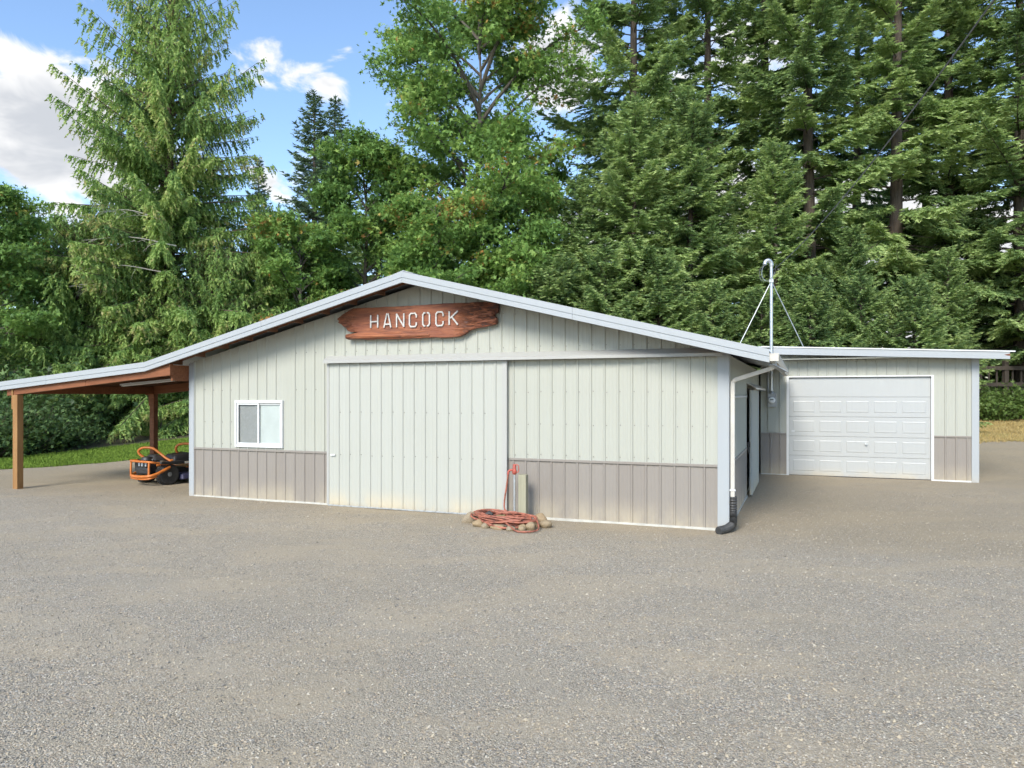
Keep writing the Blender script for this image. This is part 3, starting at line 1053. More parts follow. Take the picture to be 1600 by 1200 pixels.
for k in range(K * 14):
    a = k / 14 * math.tau
    lap = k / 14
    ra = .43 + .085 * math.sin(lap * 2.1) + .04 * math.sin(lap * 5.3 + 1)
    rb = .285 + .07 * math.sin(lap * 1.7 + .6)
    cx = .05 * math.sin(lap * 1.3)
    cy = .05 * math.cos(lap * 1.9)
    z = .03 + .13 * abs(math.sin(lap * 2.399)) * (1 - .25 * math.cos(a)) + .02 * math.sin(a * 2 + lap)
    pts.append((cx + ra * math.cos(a), cy + rb * math.sin(a), max(.02, z)))
up = [(.18, .36, .16), (.12, .40, .30), (.09, .41, .52), (-.07, .395, .70), (-.085, .39, .775)]
up = [(-.02, .33, .14), (-.14, .37, .2), (-.15, .385, .35), (-.11, .385, .6), (-.08, .37, .775)]
MB().tube(smooth_path(pts + up, 3), .0145, 7).build('coil', M['hose'], hose, smooth=True)
loose = [(.1, -.3, .14), (.3, -.42, .05), (.42, -.50, .02), (.6, -.46, .02), (.68, -.3, .03), (.6, -.08, .09), (.45, .14, .14), (.2, .24, .17), (-.1, .2, .16)]
MB().tube(smooth_path(loose, 8), .0145, 7).build('loose_loop', M['hose'], hose, smooth=True)
MB().tube([(-.12, -.04, .15), (.05, -.08, .17)], [.016, .022], 8).build('nozzle', M['brass'], hose, smooth=True)
MB().tube([(-.33, .0, .15), (-.27, .03, .18), (-.2, .0, .16)], [.03, .04, .02], 8).build('sprinkler_head', M['black'], hose, smooth=True)
M['rock'] = None
mr, ntr, br = new_mat('river_rock')
t = NT(ntr)
f = t.noise(t.coord('Object'), 9, 6, .65)
c = t.ramp(f, [(.3, (.15, .115, .07)), (.55, (.27, .22, .15)), (.8, (.40, .35, .27))])
c = t.mix(t.rng(t.obj_random(), 0, 1, 0, .55, False), c, (.33, .21, .09))
t.l(c, br.inputs['Base Color'])
br.inputs['Roughness'].default_value = .75
t.bump(br, t.noise(t.coord('Object'), 40, 4, .6), .3, .004)
M['rock'] = mr


def rock_mesh(seed):
    bm = bmesh.new()
    bmesh.ops.create_icosphere(bm, subdivisions=3, radius=1)
    off = Vector((seed * 7.1, seed * 3.3, seed))
    for v in bm.verts:
        n = mnoise.noise(v.co * .9 + off) * .32 + mnoise.noise(v.co * 2.3 + off) * .08
        v.co *= 1 + n
    me = bpy.data.meshes.new('rock')
    bm.to_mesh(me)
    bm.free()
    me.shade_smooth()
    return me


# (u, v, size x, y, z, rotation, label)
ROCKS = [(-3.99, -.78, .17, .11, .12, .9, 'long brown river rock tilted against the left end of the hose coil'),
         (-3.72, -1.06, .13, .1, .085, .2, 'broad pale rock at the front left of the hose coil, beside the tilted brown rock'),
         (-3.56, -1.16, .08, .075, .07, .5, 'small round ochre rock in front of the hose coil'),
         (-3.35, -1.18, .14, .07, .06, 0, 'flat tan rock under the front middle of the hose coil'),
         (-3.12, -1.2, .09, .07, .055, .4, 'low beige rock right of the flat tan one before the coil'),
         (-2.98, -1.06, .08, .07, .07, .8, 'small grey-tan rock tucked behind the crossing hose loop'),
         (-2.86, -1.0, .1, .09, .095, .3, 'smooth round cream rock inside the loose hose loop'),
         (-2.93, -1.2, .065, .06, .06, .1, 'smallest pinkish pebble in front of the round cream rock'),
         (-2.7, -.72, .13, .1, .09, -.4, 'long tan rock at the right edge of the hose coil'),
         (-2.9, -.42, .13, .1, .12, .2, 'tall rounded tan rock against the wall right of the post'),
         (-2.85, -.76, .08, .07, .08, 1.1, 'small dull rock between the cream rock and the wall'),
         (-3.62, -.35, .12, .09, .08, 1.1, 'brown rock behind the hose coil against the sliding door')]
for i, (u, v, a, b_, c_, rz, lab) in enumerate(ROCKS):
    o = link('river_rock', rock_mesh(i + 1), M['rock'], None)
    o.location = bpt(u, v, c_ * .5)
    o.scale = (a * .85, b_ * .85, c_ * .85)
    o.rotation_euler = (.15 * math.sin(i), -.35 if i == 0 else .1 * math.cos(i * 2), BA + rz)
    tag(o, lab, 'rock', 'river rocks ringed round the hydrant')

# ------------------------------------------------------------------ ride-on mower under the carport (x forward, y left)
M['orange'] = plain('orange_enamel', (.47, .14, .026), .42, 0, .12, 9)
M['engine'] = plain('dark_engine', (.035, .035, .036), .5, .3, .4, 25)
M['alloy'] = plain('engine_alloy', (.42, .42, .42), .4, .7, .2, 25)
M['vinyl'] = plain('black_seat_vinyl', (.028, .027, .027), .48, 0, .2, 9)
M['deckblue'] = plain('dark_deck_shell', (.05, .05, .10), .45, 0, .2, 9)
mow = thing('ride_on_mower', 'orange and black zero-turn ride-on mower parked under the carport behind the shop corner', 'mower', (-8.43, 17.45, 0), R(60))


def wheel(x, y, r, w, n_lug, name='wheel'):
    Mx = Matrix.Translation((x, y, r)) @ Matrix.Rotation(R(90), 4, 'X')
    prof = [(r * .52, -w * .42), (r * .72, -w * .5), (r * .93, -w * .47), (r, -w * .34), (r, w * .34), (r * .93, w * .47), (r * .72, w * .5), (r * .52, w * .42)]
    ty = MB().lathe(prof, Mx, 28).build(name, M['black'], mow, smooth=True)
    lugs = MB()
    for k in range(n_lug):
        for s in (-1, 1):
            a = (k + (.5 if s > 0 else 0)) / n_lug * math.tau
            lm = Mx @ Matrix.Rotation(a, 4, 'Z') @ Matrix.Translation((r, 0, s * w * .17)) @ Matrix.Rotation(s * R(24), 4, 'X')
            lugs.box(-.01, .011, -.013, .013, -w * .19, w * .19, lm)
    lg = lugs.build('tread', M['black'], ty)
    lg['kind'] = 'stuff'
    for s in (-1, 1):
        mm = Mx @ Matrix.Translation((0, 0, s * w * .36))
        MB().lathe([(r * .53, -.012), (r * .5, .01), (r * .3, .0), (r * .2, .02), (r * .1, .025)], mm if s > 0 else mm @ Matrix.Rotation(R(180), 4, 'X'), 20).build('rim', M['greybox'], ty, smooth=True)


wheel(0, -.40, .245, .25, 18)
wheel(0, .40, .245, .25, 18)
wheel(1.25, -.36, .14, .12, 10, 'caster_wheel')
wheel(1.25, .36, .14, .12, 10, 'caster_wheel')
box_part('chassis', M['engine'], mow, -.32, 1.2, -.25, .25, .22, .36, .02)
box_part('engine_block', M['engine'], mow, -.42, -.06, -.2, .22, .33, .56, .04)
box_part('muffler', M['engine'], mow, -.46, -.36, -.36, .1, .27, .42, .03)
MB().lathe([(.12, 0), (.13, .02), (.11, .08), (.05, .1)], Matrix.Translation((-.24, 0, .56)), 18).build('engine_shroud', M['engine'], mow, smooth=True)
for y in (-.12, .02, .13):
    MB().lathe([(.02, 0), (.03, .01), (.03, .09), (.018, .11)], Matrix.Translation((-.42, y - .12, .44)), 10).build('engine_fitting', M['alloy'], mow, smooth=True)
T = .021


def mtube(name, pts, r=T, k=5):
    return MB().tube(smooth_path(pts, k), r, 10).build(name, M['orange'], mow, smooth=True)


mtube('upper_guard', [(.06, -.52, .58), (-.1, -.50, .50), (-.32, -.5, .53), (-.48, -.46, .56), (-.54, -.15, .57), (-.5, .22, .57), (-.3, .27, .56)], .026)
mtube('lower_guard', [(-.02, -.53, .42), (-.15, -.53, .36), (-.35, -.52, .28), (-.5, -.46, .24), (-.56, -.15, .22), (-.5, .2, .23), (-.3, .27, .28)], .036)
mtube('lower_guard', [(-.35, -.52, .225), (-.5, -.45, .18), (-.55, -.15, .165), (-.5, .2, .17)], .02)
for y, a in ((-.45, -.485), (.2, -.5)):
    mtube('guard_upright', [(a, y, .57), (a - .01, y * 1.0, .4), (a - .01, y, .24)], .024)
for s in (-1, 1):
    y = .47 * s
    MB().hexa([(-.28, y - .1, .50), (.36, y - .1, .46), (.36, y + .1, .46), (-.28, y + .1, .50)], [(-.26, y - .1, .56), (.34, y - .1, .54), (.34, y + .1, .54), (-.26, y + .1, .56)]).build('fender', M['engine'], mow, bevel=.02)
mtube('rear_hoop', [(-.16, .2, .60), (-.24, .28, .70), (-.26, .29, .78), (-.22, .2, .85), (-.15, .06, .855), (-.08, -.04, .82), (.0, -.16, .71), (.06, -.29, .60), (.1, -.38, .54), (-.02, -.36, .49), (-.2, -.30, .46)], .03)
mtube('front_hoop', [(.56, -.03, .66), (.5, -.03, .76), (.5, -.06, .86), (.58, -.14, .91), (.68, -.3, .91), (.76, -.43, .86), (.8, -.5, .74)], .03)
MB().hexa([(.22, -.36, .50), (.75, -.36, .50), (.75, .1, .50), (.22, .1, .50)], [(.28, -.30, .66), (.72, -.34, .70), (.72, .06, .72), (.28, .06, .68)]).build('seat', M['vinyl'], mow, bevel=.04)
MB().hexa([(-.2, -.2, .56), (.1, -.28, .54), (.14, .2, .54), (-.2, .24, .56)], [(-.12, -.1, .70), (.04, -.16, .68), (.06, .1, .69), (-.12, .14, .70)]).build('engine_cover', M['vinyl'], mow, bevel=.04)
box_part('decal', M['alloy'], mow, -.205, -.2, -.16, -.06, .57, .6)
MB().hexa([(.25, -.62, .10), (1.1, -.62, .10), (1.1, .62, .10), (.25, .62, .10)], [(.3, -.56, .24), (1.05, -.56, .24), (1.05, .56, .24), (.3, .56, .24)]).build('cutting_deck', M['deckblue'], mow, bevel=.04)
MB().box(.6, 1.3, -.28, .28, .34, .38).build('foot_plate', M['orange'], mow, bevel=.01)
box_part('side_panel', M['orange'], mow, -.1, .1, -.505, -.49, .42, .5, .004)

# ------------------------------------------------------------------ ground
def gh(x, y):
    """ground height: flat yard, gentle rise beyond it"""
    q = y - 23.0
    sp = np.logaddexp(0, q / 1.2) * 1.2
    return np.minimum(.066 * sp, 4.0) + 0 * x


def edge_far(x):
    """far edge of the gravel"""
    x = np.asarray(x, float)
    y = np.where(x < -10.9, 24.3 + (x + 10.9) * 1.12, 24.3 + (x + 10.9) * .5)
    y = np.minimum(np.maximum(y, 4), 28.0)
    return y + .18 * np.sin(x * 2.1) + .10 * np.sin(x * 5.3 + 1)


def sheet(name, xs, ya, yb, n, lift, mat, rough=0.0):
    xs = np.asarray(xs, float)
    tt = np.linspace(0, 1, n)
    X = np.repeat(xs[:, None], n, 1)
    Y = ya(xs)[:, None] * (1 - tt) + yb(xs)[:, None] * tt
    Z = gh(X, Y) + lift
    if rough:
        Z = Z + rough * (np.sin(X * 1.7 + Y * .6) * np.cos(Y * 1.3 - X * .4) + .5 * np.sin(X * 4.1) * np.sin(Y * 3.7))
    V = np.stack([X, Y, Z], -1).reshape(-1, 3)
    m = len(xs)
    i, j = np.meshgrid(np.arange(m - 1), np.arange(n - 1), indexing='ij')
    a = (i * n + j).ravel()
    F_ = np.stack([a, a + n, a + n + 1, a + 1], 1)
    me = bpy.data.meshes.new(name)
    me.from_pydata(V.tolist(), [], F_.tolist())
    me.shade_smooth()
    o = link(name, me, mat)
    o['kind'] = 'structure'
    return o


# gravel: crushed stone with worn, dusty tracks
mgv, ntv, bgv = new_mat('crushed_gravel')
t = NT(ntv)
v3 = t.coord('Object')


def voro(scale, feature='F1', out='Color', rand=1.0):
    x = t.n('ShaderNodeTexVoronoi')
    x.feature = feature
    x.inputs['Scale'].default_value = scale
    x.inputs['Randomness'].default_value = rand
    t.l(v3, x.inputs['Vector'])
    return x.outputs[out]


sep = t.n('ShaderNodeSeparateColor')
t.l(voro(80), sep.inputs[0])
stone = t.ramp(sep.outputs[0], [(0, (0.155, 0.146, 0.130)), (.22, (0.274, 0.260, 0.231)), (.5, (0.388, 0.365, 0.319)), (.72, (0.474, 0.438, 0.371)), (.88, (0.562, 0.526, 0.455)), (1, (0.829, 0.788, 0.700))])
hue = t.ramp(sep.outputs[1], [(0, (.92, .98, 1.10)), (.55, (1, 1, 1)), (.8, (1.12, .98, .82)), (1, (1.05, .9, .85))])
stone = t.mix(1.0, stone, hue, 'MULTIPLY')
sep2 = t.n('ShaderNodeSeparateColor')
t.l(voro(150), sep2.inputs[0])
grit = t.ramp(sep2.outputs[0], [(0, (0.178, 0.164, 0.137)), (.5, (0.377, 0.350, 0.294)), (1, (0.622, 0.584, 0.497))])
c = t.mix(t.rng(t.noise(v3, 7, 5, .7), .38, .62, .15, .85), stone, grit)
dust = t.rng(t.noise(t.coord('Object', (.5, 1.0, 1)), 1.0, 7, .68, .4), .44, .62, 0, 1)
dust2 = t.rng(t.noise(t.coord('Object', (.25, .25, 1), (4, 2, 0)), 1.0, 4, .6), .42, .7, 0, 1)
c = t.mix(t.m('MULTIPLY', dust, .52), c, t.mix(t.rng(t.noise(v3, 45, 5, .7), .3, .7), (0.340, 0.292, 0.213), (0.562, 0.489, 0.371)))
c = t.mix(t.m('MULTIPLY', dust2, .30), c, (0.400, 0.350, 0.259))
# browner, finer ground swept up along the walls
tcg = t.n('ShaderNodeTexCoord')
mpb = t.n('ShaderNodeMapping')
mpb.vector_type = 'TEXTURE'
mpb.inputs['Location'].default_value = BLOC
mpb.inputs['Rotation'].default_value = (0, 0, BA)
t.l(tcg.outputs['Object'], mpb.inputs['Vector'])
sx = t.n('ShaderNodeSeparateXYZ')
t.l(mpb.outputs[0], sx.inputs[0])
wob = t.m('MULTIPLY', t.m('SUBTRACT', t.noise(v3, .9, 4, .6), .5), 2.2)
near = t.rng(t.m('ADD', sx.outputs[1], wob), -2.2, .3, 0, 1)
c = t.mix(t.m('MULTIPLY', near, .55), c, t.mix(t.rng(t.noise(v3, 60, 5, .7), .3, .7), (0.244, 0.204, 0.140), (0.488, 0.416, 0.301)))
# wheel lanes: packed finer stuff where cars swing round in front of the doors
for (cx_, cy_, r0) in ((-7.5, -1.5, 9.2), (-7.5, -1.5, 10.7), (16, 1.0, 9.4), (16, 1.0, 11.0)):
    vd_ = t.n('ShaderNodeVectorMath')
    vd_.operation = 'DISTANCE'
    t.l(v3, vd_.inputs[0])
    vd_.inputs[1].default_value = (cx_, cy_, 0)
    off_ = t.m('ABSOLUTE', t.m('SUBTRACT', t.m('ADD', vd_.outputs['Value'], t.m('MULTIPLY', t.noise(v3, .5, 2), .7)), r0))
    lane = t.m('MULTIPLY', t.rng(off_, .08, .42, 1, 0), t.rng(t.noise(t.coord('Object', (1, 1, 1), (7, 3, 0)), .8, 4, .65), .36, .66, 0, 1))
    c = t.mix(t.m('MULTIPLY', lane, .6), c, (.42, .385, .32))
c = t.mix(1.0, c, (.83, .79, .725), 'MULTIPLY')
t.l(c, bgv.inputs['Base Color'])
bgv.inputs['Roughness'].default_value = .9
bgv.inputs['Specular IOR Level'].default_value = .2
hgt = t.m('ADD', t.m('MULTIPLY', voro(80, 'F1', 'Distance'), -1.0), t.m('MULTIPLY', t.noise(v3, 30, 6, .7), .8))
hgt = t.m('MULTIPLY', hgt, t.m('SUBTRACT', 1.0, t.m('MULTIPLY', dust, .6)))
t.bump(bgv, hgt, .7, .012)
M['gravel'] = mgv

mfl, ntf, bfl = new_mat('forest_floor')
t = NT(ntf)
f = t.noise(t.coord('Object'), 1.8, 8, .7)
t.l(t.ramp(f, [(.3, (.03, .028, .015)), (.55, (.07, .06, .03)), (.75, (.06, .085, .03))]), bfl.inputs['Base Color'])
bfl.inputs['Roughness'].default_value = .95
t.bump(bfl, t.noise(t.coord('Object'), 12, 6, .7), .6, .05)
M['floor'] = mfl


def grass_mat(name, a, b_, c_):
    m, nt, b = new_mat(name)
    t = NT(nt)
    f = t.noise(t.coord('Object'), 1.3, 6, .65)
    c = t.ramp(f, [(.3, a), (.52, b_), (.75, c_)])
    at = t.n('ShaderNodeAttribute')
    at.attribute_name = 'tint'
    c = t.mix(t.m('MULTIPLY', at.outputs['Fac'], .5), c, tuple(x * 1.5 for x in b_))
    t.l(c, b.inputs['Base Color'])
    b.inputs['Roughness'].default_value = .8
    b.inputs['Specular IOR Level'].default_value = .2
    t.bump(b, t.noise(t.coord('Object'), 60, 4, .7), .5, .03)
    return m


M['lawn'] = grass_mat('lawn_green', (.075, .125, .014), (.115, .18, .024), (.15, .22, .036))
M['straw'] = grass_mat('dry_grass', (.22, .16, .06), (.34, .255, .105), (.24, .22, .07))

xs = np.concatenate([np.linspace(-400, -40, 19)[:-1], np.linspace(-40, 50, 91), np.linspace(50, 400, 19)[1:]])
ys = np.concatenate([np.linspace(-200, -6, 10)[:-1], np.linspace(-6, 60, 67), np.linspace(60, 900, 25)[1:]])
X, Y = np.meshgrid(xs, ys, indexing='ij')
Z = gh(X, Y) - .03
n = len(ys)
i, j = np.meshgrid(np.arange(len(xs) - 1), np.arange(n - 1), indexing='ij')
a = (i * n + j).ravel()
me = bpy.data.meshes.new('ground')
me.from_pydata(np.stack([X, Y, Z], -1).reshape(-1, 3).tolist(), [], np.stack([a, a + n, a + n + 1, a + 1], 1).tolist())
me.shade_smooth()
o = link('ground', me, M['floor'])
o['kind'] = 'structure'
gx = np.linspace(-26, 40, 331)
sheet('gravel_yard', gx, lambda x: np.full_like(x, -18.0), edge_far, 150, .0, M['gravel'], .008)


def lawn_far(x):
    y = np.where(x < -10.9, 32.5 + (x + 10.9) * 1.75, 32.5 + (x + 10.9) * .3)
    return np.maximum(y, edge_far(x) + 1.6) + .25 * np.sin(x * 1.1)


lawn_x = np.linspace(-30, -2, 113)
lawn = sheet('lawn', lawn_x, lambda x: edge_far(x) - .12, lawn_far, 24, .012, M['lawn'])
straw_x = np.linspace(9, 60, 128)
straw = sheet('dry_grass_verge', straw_x, lambda x: edge_far(np.minimum(x, 40)) - .15, lambda x: np.full_like(x, 36.5), 30, .012, M['straw'], .02)

RNG = np.random.default_rng(5)


def tri_mesh(name, T3, tint, mat, smooth=False):
    """mesh from an (n, 3, 3) array of triangles with one tint per face"""
    n = len(T3)
    me = bpy.data.meshes.new(name)
    me.vertices.add(n * 3)
    me.loops.add(n * 3)
    me.polygons.add(n)
    me.vertices.foreach_set('co', np.ascontiguousarray(T3, np.float32).ravel())
    me.loops.foreach_set('vertex_index', np.arange(n * 3, dtype=np.int32))
    me.polygons.foreach_set('loop_start', np.arange(0, n * 3, 3, dtype=np.int32))
    at = me.attributes.new('tint', 'FLOAT', 'FACE')
    at.data.foreach_set('value', np.ascontiguousarray(tint, np.float32))
    me.update(calc_edges=True)
    me.materials.append(mat)
    return me


def blades(name, label, n, xa, xb, fa, fb, h, mat, cat='grass', ypow=1.0):
    x = RNG.uniform(xa, xb, n)
    q = RNG.random(n) ** ypow
    y = fa(x) * (1 - q) + fb(x) * q
    z = gh(x, y)
    hh = h * RNG.uniform(.5, 1.3, n)
    az = RNG.uniform(0, math.tau, n)
    w = .012 * RNG.uniform(.7, 1.5, n) * (h / .08) ** .5
    dx, dy = np.cos(az) * w, np.sin(az) * w
    lx, ly = RNG.normal(0, .45, n) * hh, RNG.normal(0, .45, n) * hh
    T3 = np.stack([np.stack([x - dx, y - dy, z], 1), np.stack([x + dx, y + dy, z], 1), np.stack([x + lx, y + ly, z + hh], 1)], 1)
    o = link(name, tri_mesh(name, T3, RNG.random(n), mat))
    tag(o, label, cat, kind='stuff')
    return o


blades('lawn_grass', 'short bright green lawn grass beyond the carport', 60000, -22, -5, lambda x: edge_far(x) - .25, lawn_far, .07, M['lawn'])
blades('dry_grass', 'straw-coloured dry grass on the verge right of the garage', 40000, 13, 36, lambda x: edge_far(x) - .4, lambda x: np.full_like(x, 36), .09, M['straw'])

# loose crushed stones lying on the yard, thickest where one can tell them apart
mst, nts_, bst = new_mat('loose_stones')
t = NT(nts_)
at = t.n('ShaderNodeAttribute')
at.attribute_name = 'tint'
c = t.ramp(at.outputs['Fac'], [(0, (0.141, 0.139, 0.137)), (.25, (0.266, 0.256, 0.235)), (.5, (0.388, 0.365, 0.325)), (.72, (0.474, 0.416, 0.315)), (.86, (0.511, 0.489, 0.434)), (.97, (0.681, 0.657, 0.588)), (1, (0.888, 0.847, 0.756))])
c = t.mix(1.0, c, (.81, .77, .705), 'MULTIPLY')
t.l(c, bst.inputs['Base Color'])
bst.inputs['Roughness'].default_value = .85
bst.inputs['Specular IOR Level'].default_value = .25
n = 120000
yy = 3.0 * (16.0 / 3.0) ** RNG.random(n)
xx = (RNG.random(n) * 2 - 1) * (.78 * yy + .8)
# patchy: fewer on the worn dusty places
patch = np.sin(xx * .9 + 1.3 * np.sin(yy * .7)) * np.cos(yy * 1.3 + .8 * np.sin(xx * .5)) + RNG.normal(0, .6, n)
bu = (xx - BLOC[0]) * math.cos(BA) + (yy - BLOC[1]) * math.sin(BA)
bv_ = -(xx - BLOC[0]) * math.sin(BA) + (yy - BLOC[1]) * math.cos(BA)
keep = (patch > -.75) & ~((bv_ > -.12) & (bu > -10.9) & (bu < .12))
xx, yy = xx[keep], yy[keep]
n = len(xx)
sz = np.clip(RNG.lognormal(-5.05, .34, n), .004, .0135)
axs = RNG.normal(size=(n, 6, 3)) * .28 + np.array([[1, 0, 0], [-1, 0, 0], [0, 1, 0], [0, -1, 0], [0, 0, .62], [0, 0, -.62]])
ang = RNG.uniform(0, math.tau, n)
ca, sa = np.cos(ang)[:, None], np.sin(ang)[:, None]
px = axs[..., 0] * ca - axs[..., 1] * sa
py = axs[..., 0] * sa + axs[..., 1] * ca
V = np.stack([px, py, axs[..., 2]], -1) * sz[:, None, None]
zz = gh(xx, yy) + .008 * (np.sin(xx * 1.7 + yy * .6) * np.cos(yy * 1.3 - xx * .4) + .5 * np.sin(xx * 4.1) * np.sin(yy * 3.7)) + sz * .25
V += np.stack([xx, yy, zz], 1)[:, None, :]
FI = np.array([[0, 2, 4], [2, 1, 4], [1, 3, 4], [3, 0, 4], [2, 0, 5], [1, 2, 5], [3, 1, 5], [0, 3, 5]])[:4]
T3 = V[:, FI, :].reshape(-1, 3, 3)
tint = np.repeat(.12 + RNG.random(n) * np.where(sz > .008, .76, .84), 4)
o = link('gravel_stones', tri_mesh('gravel_stones', T3, tint, mst))
tag(o, 'loose crushed grey stones scattered over the gravel yard', 'gravel', kind='stuff')

# ------------------------------------------------------------------ trees
def leaf_mat(name, stops, trans=.3, rough=.55):
    m, nt, b = new_mat(name)
    t = NT(nt)
    at = t.n('ShaderNodeAttribute')
    at.attribute_name = 'tint'
    oi = t.obj_random()
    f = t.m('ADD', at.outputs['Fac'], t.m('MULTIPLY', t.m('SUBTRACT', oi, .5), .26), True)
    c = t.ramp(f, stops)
    t.l(c, b.inputs['Base Color'])
    b.inputs['Roughness'].default_value = rough
    b.inputs['Specular IOR Level'].default_value = .3
    tr = t.n('ShaderNodeBsdfTranslucent')
    t.l(t.mix(.5, c, (.25, .34, .08), 'MIX'), tr.inputs['Color'])
    mx = t.n('ShaderNodeMixShader')
    mx.inputs[0].default_value = trans
    t.l(b.outputs[0], mx.inputs[1])
    t.l(tr.outputs[0], mx.inputs[2])
    t.l(mx.outputs[0], nt.nodes['Material Output'].inputs['Surface'])
    return m


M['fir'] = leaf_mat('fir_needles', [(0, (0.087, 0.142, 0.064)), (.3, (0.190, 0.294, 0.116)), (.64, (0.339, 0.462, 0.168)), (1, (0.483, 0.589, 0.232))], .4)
M['fir_blue'] = leaf_mat('far_fir_needles', [(0, (.06, .11, .075)), (.5, (.11, .175, .11)), (1, (.18, .25, .15))], .2)
M['cedar'] = leaf_mat('cedar_sprays', [(0, (0.077, 0.139, 0.052)), (.32, (0.185, 0.311, 0.088)), (.66, (0.319, 0.461, 0.129)), (.95, (0.453, 0.568, 0.176)), (1, (0.411, 0.386, 0.152))], .42)
M['maple'] = leaf_mat('maple_leaves', [(0, (0.055, 0.113, 0.041)), (.32, (0.145, 0.273, 0.074)), (.66, (0.250, 0.412, 0.101)), (.88, (0.370, 0.515, 0.135)), (.95, (0.460, 0.391, 0.095)), (1, (0.480, 0.247, 0.081))], .45)
M['shrub'] = leaf_mat('shrub_leaves', [(0, (0.047, 0.087, 0.035)), (.5, (0.101, 0.174, 0.056)), (1, (0.216, 0.321, 0.094))], .25)
M['bramble'] = leaf_mat('bramble_leaves', [(0, (.06, .10, .02)), (.5, (.11, .18, .04)), (1, (.19, .26, .07))], .3)


def bark_mat(name, a, b_):
    m, nt, b = new_mat(name)
    t = NT(nt)
    f = t.noise(t.coord('Object', (5, 5, .8)), 2.4, 7, .7)
    t.l(t.ramp(f, [(.3, a), (.7, b_)]), b.inputs['Base Color'])
    b.inputs['Roughness'].default_value = .9
    t.bump(b, f, .8, .04)
    return m


M['bark'] = bark_mat('fir_bark', (.035, .027, .021), (.12, .092, .07))
M['bark_grey'] = bark_mat('maple_bark', (.05, .043, .034), (.16, .14, .11))
M['bark_red'] = bark_mat('cedar_bark', (.07, .045, .03), (.17, .12, .085))
M['deadwood'] = bark_mat('bare_dead_wood', (.26, .24, .20), (.48, .45, .40))


def nrm(a):
    return a / np.maximum(np.linalg.norm(a, axis=-1, keepdims=True), 1e-9)


UP = np.array([0, 0, 1.0])


def trunk_tube(h, r, rng, lean=.012, n=9, seg=14, top=.12):
    pts, rs = [], []
    ox = oy = 0
    for i in range(seg + 1):
        q = i / seg
        pts.append((ox, oy, h * q - .3 * (i == 0)))
        flare = 1 + .55 * math.exp(-q * 22)
        rs.append(max(.012, r * ((1 - q) ** .8 * (1 - top) + top * (1 - q)) * flare))
        ox += rng.normal(0, lean) * h / seg
        oy += rng.normal(0, lean) * h / seg
    return pts, rs


def trunk_at(pts, z):
    P = np.array(pts)
    return np.array([np.interp(z, P[:, 2], P[:, 0]), np.interp(z, P[:, 2], P[:, 1]), z])


def twig_tris(p0, d, ln, w, tint, rng, flat=.55):
    """one narrow leaf-shaped triangle per element, mostly lying flat"""
    n = len(p0)
    q = UP + rng.normal(0, flat, (n, 3))
    s = nrm(np.cross(d, q)) * (w / 2)[:, None]
    tip = p0 + d * ln[:, None]
    return np.stack([p0 - s, p0 + s, tip], 1), tint


